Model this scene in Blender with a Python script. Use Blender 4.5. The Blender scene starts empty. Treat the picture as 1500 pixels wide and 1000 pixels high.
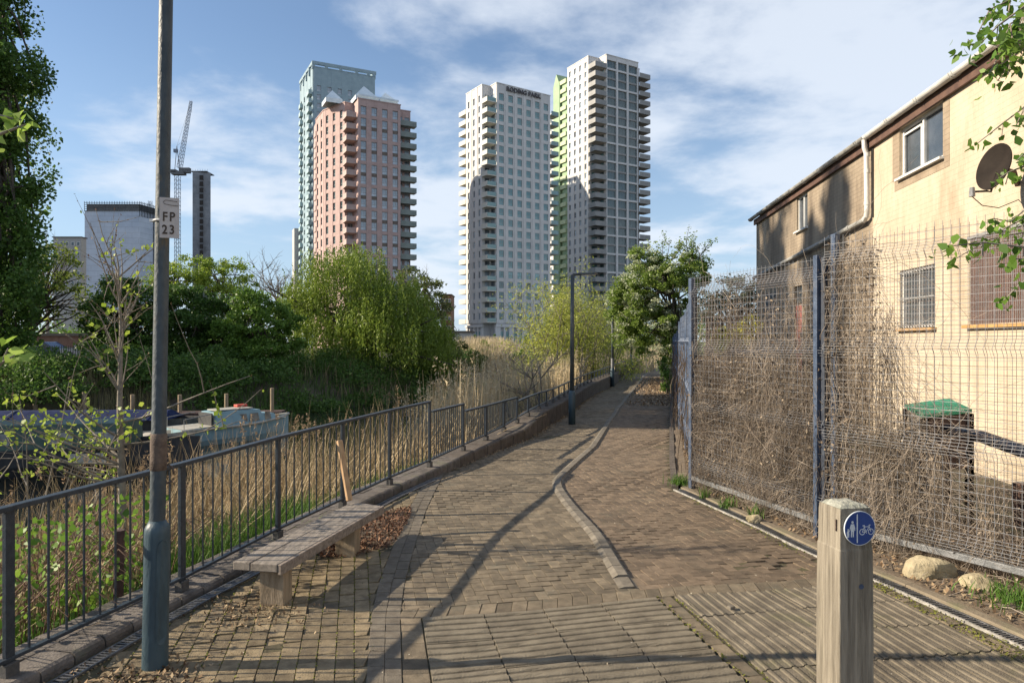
import bpy, math, random
import numpy as np
from mathutils import Vector, Matrix, noise
R = math.radians
random.seed(7); rng = np.random.default_rng(7)
sc = bpy.context.scene; col = sc.collection

# ------------------------------------------------------------------ camera
cam = bpy.data.objects.new('camera', bpy.data.cameras.new('camera')); col.objects.link(cam)
cam.location = (0, 0, 1.6); cam.rotation_euler = (R(90), 0, 0)
cam.data.lens = 24; cam.data.sensor_width = 36; cam.data.clip_start = .05; cam.data.clip_end = 6000
sc.camera = cam
# ------------------------------------------------------------------ sky, sun, exposure
SUN_EL = 27.0; SUN_S = -0.02                     # sun stands at -X, almost exactly side-on
w = bpy.data.worlds.new("World"); sc.world = w; w.use_nodes = True
nt = w.node_tree; N = nt.nodes; L = nt.links
bg = N['Background']
sky = N.new('ShaderNodeTexSky'); sky.sky_type = 'NISHITA'; sky.sun_disc = False
sky.sun_elevation = R(SUN_EL); sky.sun_rotation = R(-91); sky.air_density = 1.0; sky.dust_density = .4; sky.ozone_density = 3.2
def nd(tree, typ, **kw):
    n = tree.nodes.new(typ)
    for k, v in kw.items(): setattr(n, k, v)
    return n
def mth(tree, op, a, b=None, c=None, clamp=False):
    n = tree.nodes.new('ShaderNodeMath'); n.operation = op; n.use_clamp = clamp
    for i, v in enumerate((a, b, c)):
        if v is None: continue
        if isinstance(v, (int, float)): n.inputs[i].default_value = v
        else: tree.links.new(v, n.inputs[i])
    return n.outputs[0]
tc = N.new('ShaderNodeTexCoord'); sp = N.new('ShaderNodeSeparateXYZ'); L.new(tc.outputs['Generated'], sp.inputs[0])
zz = mth(nt, 'ADD', mth(nt, 'MAXIMUM', sp.outputs[2], 0.0), .13)
cu = mth(nt, 'DIVIDE', sp.outputs[0], zz); cv = mth(nt, 'DIVIDE', sp.outputs[1], zz)
cb = N.new('ShaderNodeCombineXYZ'); L.new(cu, cb.inputs[0]); L.new(cv, cb.inputs[1])
n1 = N.new('ShaderNodeTexNoise'); n1.inputs['Scale'].default_value = 1.25; n1.inputs['Detail'].default_value = 10; n1.inputs['Roughness'].default_value = .58
n1.inputs['Distortion'].default_value = .15
L.new(cb.outputs[0], n1.inputs['Vector'])
n2 = N.new('ShaderNodeTexNoise'); n2.inputs['Scale'].default_value = .5; n2.inputs['Detail'].default_value = 3
mp = N.new('ShaderNodeMapping'); mp.inputs['Location'].default_value = (3.1, 1.7, 0); L.new(cb.outputs[0], mp.inputs[0]); L.new(mp.outputs[0], n2.inputs['Vector'])
# more cloud to the right and centre, little on the far left
bias = mth(nt, 'MULTIPLY_ADD', mth(nt, 'SMOOTH_MIN', mth(nt, 'ADD', sp.outputs[0], .42), .4, .2), .16, -.015)
dens = mth(nt, 'ADD', mth(nt, 'MULTIPLY_ADD', n2.outputs['Fac'], .55, mth(nt, 'MULTIPLY', n1.outputs['Fac'], .75)), bias)
rp = N.new('ShaderNodeMapRange'); rp.interpolation_type = 'SMOOTHSTEP'
rp.inputs[1].default_value = .60; rp.inputs[2].default_value = .77; rp.inputs[4].default_value = .80
L.new(dens, rp.inputs[0])
hzf = N.new('ShaderNodeMapRange'); hzf.interpolation_type = 'SMOOTHSTEP'; hzf.inputs[1].default_value = -.02; hzf.inputs[2].default_value = .42; hzf.inputs[3].default_value = .72; hzf.inputs[4].default_value = .10
L.new(sp.outputs[2], hzf.inputs[0]); hm_ = N.new('ShaderNodeMix'); hm_.data_type = 'RGBA'; L.new(hzf.outputs[0], hm_.inputs[0]); L.new(sky.outputs[0], hm_.inputs[6]); hm_.inputs[7].default_value = (3.5, 4.6, 5.9, 1)
mx = N.new('ShaderNodeMix'); mx.data_type = 'RGBA'
L.new(rp.outputs[0], mx.inputs[0]); L.new(hm_.outputs[2], mx.inputs[6]); mx.inputs[7].default_value = (5.6, 6.05, 6.7, 1)
L.new(mx.outputs[2], bg.inputs[0]); bg.inputs[1].default_value = .086
sd = bpy.data.lights.new('sun', 'SUN'); sd.energy = 5.0; sd.angle = R(.5); sd.color = (1, .86, .66)
so = bpy.data.objects.new('sun', sd); col.objects.link(so); so.location = (-30, 0, 30)
e = R(SUN_EL)
so.rotation_euler = Vector((math.cos(e), -SUN_S*math.cos(e), -math.sin(e))).to_track_quat('-Z', 'Y').to_euler()
sc.view_settings.view_transform = 'Standard'; sc.view_settings.look = 'None'
sc.view_settings.exposure = 0.86; sc.view_settings.gamma = 1.0

# ------------------------------------------------------------------ helpers
def P(px, py, Y): return Vector(((px-750)/1000*Y, Y, 1.6-(py-500)/1000*Y))     # photo pixel + depth -> point
def G(px, py, z=0.0):
    Y = (1.6-z)*1000/(py-500); return Vector(((px-750)/1000*Y, Y, z))
def itp(y, tab):
    return float(np.interp(y, [t[0] for t in tab], [t[1] for t in tab]))
MATS = {}
def mat(name, c1, c2=None, scale=4, rough=.8, bump=0, bscale=None, metal=0, isl=0, c3=None, planar=None, brick=None, stretch=None, trans=0, spec=.5, alpha=1, detail=6, lo=.35, hi=.65):
    if name in MATS: return MATS[name]
    m = bpy.data.materials.new(name); m.use_nodes = True; MATS[name] = m
    t = m.node_tree; b = t.nodes['Principled BSDF']
    b.inputs['Roughness'].default_value = rough; b.inputs['Metallic'].default_value = metal
    b.inputs['Specular IOR Level'].default_value = spec
    tcn = nd(t, 'ShaderNodeTexCoord'); vec = tcn.outputs['Object']
    if stretch:
        mpn = nd(t, 'ShaderNodeMapping'); mpn.inputs['Scale'].default_value = stretch; t.links.new(vec, mpn.inputs[0]); vec = mpn.outputs[0]
    out = None
    c2 = c2 or c1
    no = nd(t, 'ShaderNodeTexNoise'); no.inputs['Scale'].default_value = scale; no.inputs['Detail'].default_value = detail; no.inputs['Roughness'].default_value = .65
    t.links.new(vec, no.inputs['Vector'])
    cr = nd(t, 'ShaderNodeValToRGB'); el = cr.color_ramp.elements
    el[0].position = lo; el[0].color = (*c1, 1); el[1].position = hi; el[1].color = (*c2, 1)
    t.links.new(no.outputs['Fac'], cr.inputs[0]); out = cr.outputs[0]
    if c3:
        n3 = nd(t, 'ShaderNodeTexNoise'); n3.inputs['Scale'].default_value = scale*.23; n3.inputs['Detail'].default_value = 8; n3.inputs['Roughness'].default_value = .75
        t.links.new(vec, n3.inputs['Vector'])
        r3 = nd(t, 'ShaderNodeMapRange'); r3.inputs[1].default_value = .54; r3.inputs[2].default_value = .68; t.links.new(n3.outputs['Fac'], r3.inputs[0])
        m3 = nd(t, 'ShaderNodeMix', data_type='RGBA'); t.links.new(r3.outputs[0], m3.inputs[0]); t.links.new(out, m3.inputs[6]); m3.inputs[7].default_value = (*c3, 1); out = m3.outputs[2]
    if isl:
        g = nd(t, 'ShaderNodeNewGeometry'); rr = nd(t, 'ShaderNodeMapRange'); rr.inputs[3].default_value = 1-isl; rr.inputs[4].default_value = 1+isl
        t.links.new(g.outputs['Random Per Island'], rr.inputs[0])
        vm = nd(t, 'ShaderNodeVectorMath', operation='SCALE'); t.links.new(out, vm.inputs[0]); t.links.new(rr.outputs[0], vm.inputs['Scale']); out = vm.outputs[0]
    hgt = None
    if bump:
        nb = nd(t, 'ShaderNodeTexNoise'); nb.inputs['Scale'].default_value = bscale or scale*6; nb.inputs['Detail'].default_value = 5
        t.links.new(vec, nb.inputs['Vector']); hgt = nb.outputs['Fac']
    if brick:      # (brick w, row h, mortar, colour factor): courses in the x-z plane of the object
        s2 = nd(t, 'ShaderNodeSeparateXYZ'); t.links.new(tcn.outputs['Object'], s2.inputs[0]); c4 = nd(t, 'ShaderNodeCombineXYZ')
        t.links.new(s2.outputs[0], c4.inputs[0]); t.links.new(s2.outputs[2 if planar != 'xy' else 1], c4.inputs[1])
        bt = nd(t, 'ShaderNodeTexBrick'); bt.inputs['Scale'].default_value = 1; bt.inputs['Brick Width'].default_value = brick[0]; bt.inputs['Row Height'].default_value = brick[1]
        bt.inputs['Mortar Size'].default_value = brick[2]; bt.inputs['Mortar Smooth'].default_value = .3
        bt.inputs['Color1'].default_value = (1, 1, 1, 1); bt.inputs['Color2'].default_value = (brick[4],)*3+(1,) if len(brick) > 4 else (.93, .93, .93, 1); bt.inputs['Mortar'].default_value = (brick[3],)*3+(1,)
        t.links.new(c4.outputs[0], bt.inputs['Vector'])
        mm = nd(t, 'ShaderNodeMix', data_type='RGBA', blend_type='MULTIPLY'); mm.inputs[0].default_value = 1
        t.links.new(out, mm.inputs[6]); t.links.new(bt.outputs['Color'], mm.inputs[7]); out = mm.outputs[2]
        inv = mth(t, 'MULTIPLY', bt.outputs['Fac'], -1.2)
        hgt = mth(t, 'ADD', hgt, inv) if hgt is not None else inv
    if hgt is not None:
        bn = nd(t, 'ShaderNodeBump'); bn.inputs['Strength'].default_value = min(1, bump or .5); bn.inputs['Distance'].default_value = .01
        t.links.new(hgt, bn.inputs['Height']); t.links.new(bn.outputs[0], b.inputs['Normal'])
    t.links.new(out, b.inputs['Base Color'])
    if trans:
        tr = nd(t, 'ShaderNodeBsdfTranslucent'); ms = nd(t, 'ShaderNodeMixShader'); ms.inputs[0].default_value = trans
        t.links.new(out, tr.inputs[0]); t.links.new(b.outputs[0], ms.inputs[1]); t.links.new(tr.outputs[0], ms.inputs[2])
        t.links.new(ms.outputs[0], t.nodes['Material Output'].inputs[0])
    if alpha < 1: b.inputs['Alpha'].default_value = alpha
    return m
def leafmat(name, cs, rough=.55, trans=.35):
    """leaf colour varies from leaf to leaf along a ramp of real leaf colours"""
    if name in MATS: return MATS[name]
    m = bpy.data.materials.new(name); m.use_nodes = True; MATS[name] = m
    t = m.node_tree; b = t.nodes['Principled BSDF']; b.inputs['Roughness'].default_value = rough; b.inputs['Specular IOR Level'].default_value = .3
    g = nd(t, 'ShaderNodeNewGeometry'); cr = nd(t, 'ShaderNodeValToRGB'); el = cr.color_ramp.elements
    while len(el) < len(cs): el.new(.5)
    for i, c in enumerate(cs): el[i].position = i/(len(cs)-1); el[i].color = (*c, 1)
    t.links.new(g.outputs['Random Per Island'], cr.inputs[0]); t.links.new(cr.outputs[0], b.inputs['Base Color'])
    if trans:
        tr = nd(t, 'ShaderNodeBsdfTranslucent'); ms = nd(t, 'ShaderNodeMixShader'); ms.inputs[0].default_value = trans
        t.links.new(cr.outputs[0], tr.inputs[0]); t.links.new(b.outputs[0], ms.inputs[1]); t.links.new(tr.outputs[0], ms.inputs[2])
        t.links.new(ms.outputs[0], t.nodes['Material Output'].inputs[0])
    return m
def tag(o, label=None, cat=None, group=None, kind=None):
    if label: o['label'] = label
    if cat: o['category'] = cat
    if group: o['group'] = group
    if kind: o['kind'] = kind
    return o
def thing(name, loc, label, cat, group=None, rz=0):
    o = bpy.data.objects.new(name, None); o.empty_display_size = .2; col.objects.link(o)
    o.location = loc; o.rotation_euler = (0, 0, rz)
    return tag(o, label, cat, group)
def mw(o):
    m = Matrix.Translation(o.location) @ o.rotation_euler.to_matrix().to_4x4()
    return (mw(o.parent) @ m) if o.parent else m
def link(me, name, parent, m=None):
    if m: me.materials.append(m)
    o = bpy.data.objects.new(name, me); col.objects.link(o)
    if parent: o.parent = parent
    return o
class MB:
    def __init__(s): s.v = []; s.f = []
    def add(s, vs, fs):
        k = len(s.v); s.v += [tuple(v) for v in vs]; s.f += [tuple(i+k for i in f) for f in fs]; return s
    def box(s, c, d, rz=0, M=None):
        x, y, z = d[0]/2, d[1]/2, d[2]/2
        vs = [Vector(p) for p in ((-x,-y,-z),(x,-y,-z),(x,y,-z),(-x,y,-z),(-x,-y,z),(x,-y,z),(x,y,z),(-x,y,z))]
        if M is None: M = Matrix.Rotation(rz, 3, 'Z')
        c = Vector(c)
        return s.add([M @ v + c for v in vs], [(3,2,1,0),(4,5,6,7),(0,1,5,4),(1,2,6,5),(2,3,7,6),(3,0,4,7)])
    def bar(s, a, b, wd, h, up=(0,0,1)):      # rectangular bar from a to b
        a = Vector(a); b = Vector(b); d = (b-a); l = d.length; d.normalize(); u = Vector(up)
        sx = d.cross(u)
        if sx.length < 1e-4: sx = d.cross(Vector((1,0,0)))
        sx.normalize(); uz = sx.cross(d)
        M = Matrix((d, -sx, uz)).transposed() if False else Matrix(((d.x, sx.x, uz.x), (d.y, sx.y, uz.y), (d.z, sx.z, uz.z)))
        if M.determinant() < 0: M = Matrix(((d.x, -sx.x, uz.x), (d.y, -sx.y, uz.y), (d.z, -sx.z, uz.z)))
        return s.box((a+b)/2, (l, wd, h), M=M)
    def tube(s, pts, rad, n=8, cap=True):
        pts = [Vector(p) for p in pts]
        if isinstance(rad, (int, float)): rad = [rad]*len(pts)
        k = len(s.v); ref = None
        for i, p in enumerate(pts):
            d = (pts[min(i+1, len(pts)-1)]-pts[max(i-1, 0)])
            d = d.normalized() if d.length > 1e-9 else Vector((0,0,1))
            if ref is None: ref = d.cross(Vector((.13,.97,.2))) if abs(d.y) < .9 else d.cross(Vector((1,0,0)))
            a = (ref - d*ref.dot(d)); a = a.normalized() if a.length > 1e-6 else d.orthogonal().normalized(); ref = a; b = d.cross(a)
            for j in range(n):
                t = 2*math.pi*j/n; s.v.append(tuple(p+(a*math.cos(t)+b*math.sin(t))*rad[i]))
        for i in range(len(pts)-1):
            for j in range(n):
                j2 = (j+1) % n; s.f.append((k+i*n+j, k+i*n+j2, k+(i+1)*n+j2, k+(i+1)*n+j))
        if cap and n > 2:
            s.f.append(tuple(k+j for j in reversed(range(n)))); s.f.append(tuple(k+(len(pts)-1)*n+j for j in range(n)))
        return s
    def prism(s, poly, z0, z1):
        n = len(poly)
        return s.add([(p[0], p[1], z0) for p in poly]+[(p[0], p[1], z1) for p in poly],
                     [tuple(reversed(range(n))), tuple(range(n, 2*n))]+[(i, (i+1) % n, n+(i+1) % n, n+i) for i in range(n)])
    def build(s, name, m, parent=None, smooth=False, bevel=0, local=False):
        me = bpy.data.meshes.new(name); v = s.v
        if parent is not None and not local:
            inv = mw(parent).inverted(); v = [tuple(inv @ Vector(p)) for p in v]
        me.from_pydata(v, [], s.f); me.validate(); me.update()
        if smooth: me.shade_smooth()
        o = link(me, name, parent, m)
        if bevel:
            b = o.modifiers.new('bevel', 'BEVEL'); b.width = bevel; b.segments = 2; b.limit_method = 'ANGLE'
        return o
def polys(name, V, nper, m, parent=None):
    """V: (N, nper, 3) world coords -> one mesh of N polygons"""
    V = np.asarray(V, dtype=np.float32); n = V.shape[0]
    if parent is not None:
        inv = np.array(mw(parent).inverted()); V = V @ inv[:3, :3].T.astype(np.float32) + inv[:3, 3].astype(np.float32)
    me = bpy.data.meshes.new(name); me.vertices.add(n*nper); me.vertices.foreach_set('co', V.reshape(-1))
    me.loops.add(n*nper); me.loops.foreach_set('vertex_index', np.arange(n*nper, dtype=np.int32))
    me.polygons.add(n); me.polygons.foreach_set('loop_start', np.arange(0, n*nper, nper, dtype=np.int32))
    me.update(calc_edges=True)
    return link(me, name, parent, m)
def unit(a): return a/np.maximum(np.linalg.norm(a, axis=-1, keepdims=True), 1e-9)
def leaves(name, C, size, m, parent=None, wid=.55, down=0, flat=0, near=False):
    C = np.asarray(C); n = len(C)
    a = rng.normal(size=(n, 3)); a[:, 2] -= down; a = unit(a)
    b = rng.normal(size=(n, 3)); b[:, 2] *= (1-flat); b = unit(np.cross(a, b))
    if flat:
        nn = rng.normal(size=(n, 3))*(1-flat); nn[:, 2] += 1; b = unit(np.cross(a, unit(nn)))
    s = (size*rng.uniform(.6, 1.35, n))[:, None]
    a = a*s*.5; b = b*s*.5*wid
    if near:
        nn = unit(np.cross(a, b))*s*.08
        V = np.stack([C-a, C-a*.3+b+nn, C+a*.45+b*.6+nn, C+a, C+a*.45-b*.6+nn, C-a*.3-b+nn], 1)
        return polys(name, V, 6, m, parent)
    V = np.stack([C-a, C-a*.1+b, C+a, C-a*.1-b], 1)
    return polys(name, V, 4, m, parent)
def crown_pts(blobs, nclump, nleaf, rc, zsq=.6, inner=.45):
    bl = np.array(blobs, float); vol = bl[:, 3]*bl[:, 4]*bl[:, 5]; vol = vol**.8
    k = rng.choice(len(bl), nclump, p=vol/vol.sum())
    d = unit(rng.normal(size=(nclump, 3))); r = inner+(1-inner)*rng.random(nclump)**.6
    cc = bl[k, :3]+d*r[:, None]*bl[k, 3:]
    q = rng.integers(0, nclump, nleaf); crr = rc*rng.uniform(.5, 1.4, nclump)
    g = unit(rng.normal(size=(nleaf, 3)))*(rng.random(nleaf)**.45)[:, None]*crr[q][:, None]; g[:, 2] *= zsq
    return cc, cc[q]+g
def trunk_mesh(base, top, r, cc, nl, name='trunk', m=None, parent=None, twist=.3):
    mb = MB(); base = Vector(base); top = Vector(top); h = (top-base).length
    pts = [base.lerp(top, i/6)+Vector((random.uniform(-1,1), random.uniform(-1,1), 0))*r*twist*(1 if 0 < i else 0) for i in range(7)]
    mb.tube(pts, [r*(1.25 if i == 0 else 1-.12*i) for i in range(7)], 8)
    if len(cc):
        for i in rng.choice(len(cc), min(nl, len(cc)), replace=False):
            e_ = Vector(cc[i]); k = random.uniform(.35, 1); s_ = base.lerp(top, k)
            mid = s_.lerp(e_, .5)+Vector((random.uniform(-1,1), random.uniform(-1,1), random.uniform(0,1)))*h*.03
            mb.tube([s_, mid, e_], [r*.4*(1.2-k*.6), r*.22, r*.06], 5, cap=False)
    return mb.build(name, m or MATS['bark'], parent, smooth=True)
mat('bark', (.045,.035,.026), (.11,.09,.07), 9, .9, .6)
mat('bark_pale', (.13,.11,.09), (.26,.23,.19), 12, .9, .4)

# ------------------------------------------------------------------ plan of the place
def gz(x, y): return -.022*math.exp(-((x-2.02)**2+(y-4.95)**2)/.02)+.016*math.exp(-((x-1.82)**2+(y-5.02)**2)/.012)+.007*math.sin(x*2.1+y*1.3)+.006*math.sin(y*2.6-x*1.2)+.004*math.sin(x*5.1-y*3.7)
WALLX = [(-6,-4.9),(0,-2.88),(3.25,-2.21),(4.03,-2.03),(4.66,-1.86),(6.78,-1.34),(8.2,-.86),(9.47,-.42),(11.1,.24),(12.4,.56),(15.1,1.24),(19.5,2.22),(24.6,3.6),(34,5.95),(43,8.7),(50,11.8),(60,18),(100,45)]   # front foot of kerb / wall
WALLZ = [(0,.05),(5,.055),(8,.09),(9.5,.13),(11.1,.19),(12.6,.31),(20,.36),(60,.40)]
RAILX = [(-6,-4.98),(0,-2.98),(3.16,-2.33),(4.19,-2.06),(5.34,-1.83),(7.25,-1.30),(8.2,-.99),(9.25,-.66),(10.3,-.3),(11.6,.1),(12.7,.47),(14.66,.95),(19,1.95),(24.6,3.4),(34,5.75),(43,8.5),(50,11.6),(60,17.8)]
RIGHTX = [(-6,4.5),(0,3.55),(3.56,2.67),(5.14,2.27),(7.37,1.73),(9.1,2.1),(16,3.7),(17.8,4.13),(28,6.4),(36,8.1),(44,10.4),(50,13.6),(60,20),(100,50)]
DIVX = [(4.4,.78),(5.5,.72),(7.0,.56),(7.5,.525),(7.9,.55),(8.3,.66),(10.3,1.24),(13.3,1.9),(16,2.5),(19,3.2),(24.6,4.5),(32.6,6.35),(42,8.9),(50,12.4)]
XN = [(-10,-11),(0,-8),(12,-5.6),(20,-2.8),(30,.6),(40,3.5),(60,9),(100,23),(200,60)]       # near waterline
XF = [(-10,-30),(0,-27),(12,-24),(20,-21),(25,-18.5),(30,-13.5),(40,-6.6),(60,1.5),(100,15),(200,50)]
def sst(t): t = min(1, max(0, t)); return t*t*(3-2*t)
def hz(x, y):
    if y > 900 or y < -60: return -.1
    xw = itp(y, WALLX)-.22; xn = itp(y, XN); xf = itp(y, XF)
    if y > 140: return -.35
    if x >= xw: return -.06
    if x >= xn: return -.32-1.75*sst((xw-x)/(xw-xn))
    if x >= xf: return -2.07-.6*math.sin(math.pi*(x-xf)/(xn-xf))
    return -2.07+1.9*sst((xf-x)/5.5)+.25*sst((xf-x-5)/20)
xs = np.concatenate([np.linspace(-1500,-120,10), np.linspace(-100,-32,18), np.arange(-30,20,.5), np.linspace(20,100,25), np.linspace(130,1500,10)])
ys = np.concatenate([np.linspace(-300,-10,8), np.arange(-8,45,.6), np.arange(45,150,4), np.linspace(160,900,12), [1600, 3500]])
V = [(x, y, hz(x, y)+(random.uniform(-.03,.03) if x < 40 and y < 140 and x < itp(y, WALLX)-.5 else 0)) for y in ys for x in xs]
nx = len(xs); F = [(j*nx+i, j*nx+i+1, (j+1)*nx+i+1, (j+1)*nx+i) for j in range(len(ys)-1) for i in range(nx-1)]
mat('earth', (.05,.04,.028), (.10,.085,.05), 3, .95, .8, 30, c3=(.06,.085,.025))
mb = MB(); mb.v = V; mb.f = F; tag(mb.build('ground', MATS['earth'], smooth=True), kind='structure')
mat('water', (.02,.022,.016), (.03,.03,.02), 1, .06, .15, 6, spec=.6)
mb = MB().add([(-60,-60,-2),(40,-60,-2),(120,240,-2),(-40,240,-2)], [(0,1,2,3)])
tag(mb.build('river_water', MATS['water']), kind='structure')

# ------------------------------------------------------------------ paving: real bricks laid one by one
UA = Vector((.9816,.1908)); VA = Vector((-.1908,.9816))        # paving frame: UA across the path, VA along it
def clip(poly, a, b, c):            # keep a*x+b*y<=c
    out = []
    for i in range(len(poly)):
        p, q = poly[i], poly[(i+1) % len(poly)]; dp = a*p[0]+b*p[1]-c; dq = a*q[0]+b*q[1]-c
        if dp <= 0: out.append(p)
        if dp*dq < 0: t = dp/(dp-dq); out.append((p[0]+(q[0]-p[0])*t, p[1]+(q[1]-p[1])*t))
    return out
def cclip(poly, cl):
    for i in range(len(cl)):
        p, q = cl[i], cl[(i+1) % len(cl)]; a, b = q[1]-p[1], -(q[0]-p[0])
        poly = clip(poly, a, b, a*p[0]+b*p[1])
        if len(poly) < 3: return []
    return poly
def area(p): return abs(sum(p[i][0]*p[(i+1) % len(p)][1]-p[(i+1) % len(p)][0]*p[i][1] for i in range(len(p))))/2
def brick(mb, poly, zo=0, joint=.002, ch=.003, jit=.0007, tilt=.0035):
    cx = sum(p[0] for p in poly)/len(poly); cy = sum(p[1] for p in poly)/len(poly); n = len(poly)
    z = gz(cx, cy)+zo+random.gauss(0, jit); tx = random.gauss(0, tilt); ty = random.gauss(0, tilt)
    def sh(k):
        r = []
        for p in poly:
            d = math.hypot(p[0]-cx, p[1]-cy)+1e-6; f = max(0, 1-k*1.35/d); r.append((cx+(p[0]-cx)*f, cy+(p[1]-cy)*f))
        return r
    o = sh(joint*.6); i_ = sh(joint*.6+ch)
    vs = [(p[0], p[1], z-.03) for p in o]+[(p[0], p[1], z-ch*.8+tx*(p[0]-cx)+ty*(p[1]-cy)) for p in o]+[(p[0], p[1], z+tx*(p[0]-cx)+ty*(p[1]-cy)) for p in i_]
    fs = [tuple(range(2*n, 3*n))]+[(i, (i+1) % n, n+(i+1) % n, n+i) for i in range(n)]+[(n+i, n+(i+1) % n, 2*n+(i+1) % n, 2*n+i) for i in range(n)]
    mb.add(vs, fs)
def in_path(x, y, side):           # side 0 pedestrians, 1 cyclists
    if side == 0: return itp(y, WALLX)+.02 < x < itp(y, DIVX)+.02
    return itp(y, DIVX)-.02 < x < itp(y, RIGHTX)-.02
BW, BH = .15, .075
def herring(mb, ok, y0, y1, x0f, x1f, th):
    ux = Vector((math.cos(th), math.sin(th))); uy = Vector((-math.sin(th), math.cos(th)))
    y = y0
    seen = set()
    while y < y1:
        x = x0f(y); xe = x1f(y)
        while x < xe:
            p = Vector((x, y)); i = math.floor(p.dot(ux)/BH); j = math.floor(p.dot(uy)/BH)
            k = (i-j) % 4
            if k == 1: i -= 1; k = 0
            if k == 2: j -= 1; k = 3
            if (i, j) not in seen:
                seen.add((i, j))
                a, b = (2, 1) if k == 0 else (1, 2)
                c = ux*(i+a/2)*BH+uy*(j+b/2)*BH
                if ok(c.x, c.y):
                    q = [ux*(i+dx)*BH+uy*(j+dy)*BH for dx, dy in ((0,0),(a,0),(a,b),(0,b))]
                    yield [(v.x, v.y) for v in q]
            x += BH*.7
        y += BH*.7
# zone borders (photo pixels): header band runs from (550,1000) to (640,705)
def hb(y): # x of the header band centre at depth y
    return itp(y, [(2,-.37),(3.2,-.60),(4,-.74),(4.53,-.80),(5.33,-.845),(6.4,-.90),(8.3,-.905)])
VT = 4.0                                     # far edge of the ribbed slabs, along VA
def inpoly(x, y, poly):
    c = False
    for i in range(len(poly)):
        (x1, y1), (x2, y2) = poly[i], poly[i-1]
        if (y1 > y) != (y2 > y) and x < (x2-x1)*(y-y1)/(y2-y1)+x1: c = not c
    return c
BED = [tuple(G(*p).to_2d()) for p in ((455,800),(470,770),(600,742),(604,752),(575,800),(520,815),(470,818))]
mat('joint_soil', (.045,.037,.024), (.085,.072,.035), 6, 1, .5, 60, c3=(.07,.08,.02))
mat('brick_buff', (.12,.09,.052), (.225,.175,.105), 14, .9, .5, 150, isl=.30, c3=(.10,.082,.06))
mat('brick_brown', (.102,.08,.053), (.185,.147,.098), 14, .9, .5, 150, isl=.30, c3=(.12,.105,.075))
mat('brick_red', (.10,.072,.047), (.17,.125,.083), 14, .9, .5, 150, isl=.30, c3=(.115,.095,.065))
mat('brick_grey', (.095,.078,.058), (.155,.132,.10), 14, .9, .5, 150, isl=.15)
# bedding sheet below all of the paving
mb = MB(); yy = np.concatenate([np.arange(-6, 9, .25), np.arange(9, 62, 1.0)]); rows = []
for y in yy:
    xl = itp(y, WALLX)-.12; xr = itp(y, RIGHTX)+.05
    rows.append([(xl+(xr-xl)*t/14, y, gz(xl+(xr-xl)*t/14, y)-.0055) for t in range(15)])
for r in rows: mb.v += r
mb.f = [(j*15+i, j*15+i+1, (j+1)*15+i+1, (j+1)*15+i) for j in range(len(rows)-1) for i in range(14)]
tag(mb.build('path_bedding', MATS['joint_soil'], smooth=True), kind='structure')
# pedestrian field
VV = lambda x, y: VA.x*x+VA.y*y
mb = MB()
for q in herring(mb, lambda x, y: in_path(x, y, 0) and (x > hb(y)+.06 or y > 8.3) and VV(x, y) > VT+.12, 3.7, 34, lambda y: itp(y, WALLX), lambda y: itp(y, DIVX)+.1, R(12)):
    q = clip(q, -VA.x, -VA.y, -(VT+.152)); cy = sum(p[1] for p in q)/max(1, len(q))
    if cy < 8.3 and len(q) > 2: q = clip(q, -1, 0, -(hb(cy)+.086))
    if len(q) > 2 and area(q) > .001: brick(mb, q)
tag(mb.build('path_paving', MATS['brick_brown']), kind='structure')
mb = MB()
for q in herring(mb, lambda x, y: in_path(x, y, 1) and VV(x, y) > VT+.12, 3.9, 34, lambda y: itp(y, DIVX)-.1, lambda y: itp(y, RIGHTX), R(12)):
    q = clip(q, -VA.x, -VA.y, -(VT+.152))
    if len(q) > 2 and area(q) > .001: brick(mb, q, jit=.001, tilt=.005)
tag(mb.build('cycle_path_paving', MATS['brick_red']), kind='structure')
# sheet of worn brick for the far end of the path
mb = MB(); fy = np.arange(33.5, 61, .5)
for y in fy:
    for t in range(7): x = itp(y, WALLX)+(itp(y, RIGHTX)-itp(y, WALLX))*t/6; mb.v.append((x, y, gz(x, y)+.001))
mb.f = [(j*7+i, j*7+i+1, (j+1)*7+i+1, (j+1)*7+i) for j in range(len(fy)-1) for i in range(6)]
tag(mb.build('far_path', MATS['brick_brown']), kind='structure')
# left zone: buff bricks laid lengthwise
mb = MB(); th = R(13); ux = Vector((math.cos(th), math.sin(th))); uy = Vector((-math.sin(th), math.cos(th)))
for i in range(-60, 30):
    for j in range(0, 130):
        o = ux*(i*.092)+uy*(j*.184+(.092 if i % 2 else 0)-3); c = o+ux*.046+uy*.092
        if not (-3 < c.y < 8.6 and itp(c.y, WALLX)+.16 < c.x < hb(c.y)-.04): continue
        if inpoly(c.x, c.y, BED): continue
        q = clip([tuple(o), tuple(o+ux*.092), tuple(o+ux*.092+uy*.184), tuple(o+uy*.184)], 1, 0, hb(c.y)-.086)
        if len(q) > 2 and area(q) > .001: brick(mb, q, jit=.0022, joint=.006)
tag(mb.build('bench_side_paving', MATS['brick_buff']), kind='structure')
# header band: three bricks wide, laid across
mb = MB(); y = 2.0
while y < 8.5:
    for k in range(2):
        o_ = .085 if k else 0; x0 = hb(y+o_)-.085+k*.085; x1 = hb(y+.17+o_)-.085+k*.085
        brick(mb, [(x0, y+o_), (x0+.085, y+o_), (x1+.085, y+.17+o_), (x1, y+.17+o_)], zo=.003, jit=.001)
    y += .17
tag(mb.build('header_course', MATS['brick_grey']), kind='structure')
def W(u, v): p = UA*u+VA*v; return (p.x, p.y)
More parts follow.
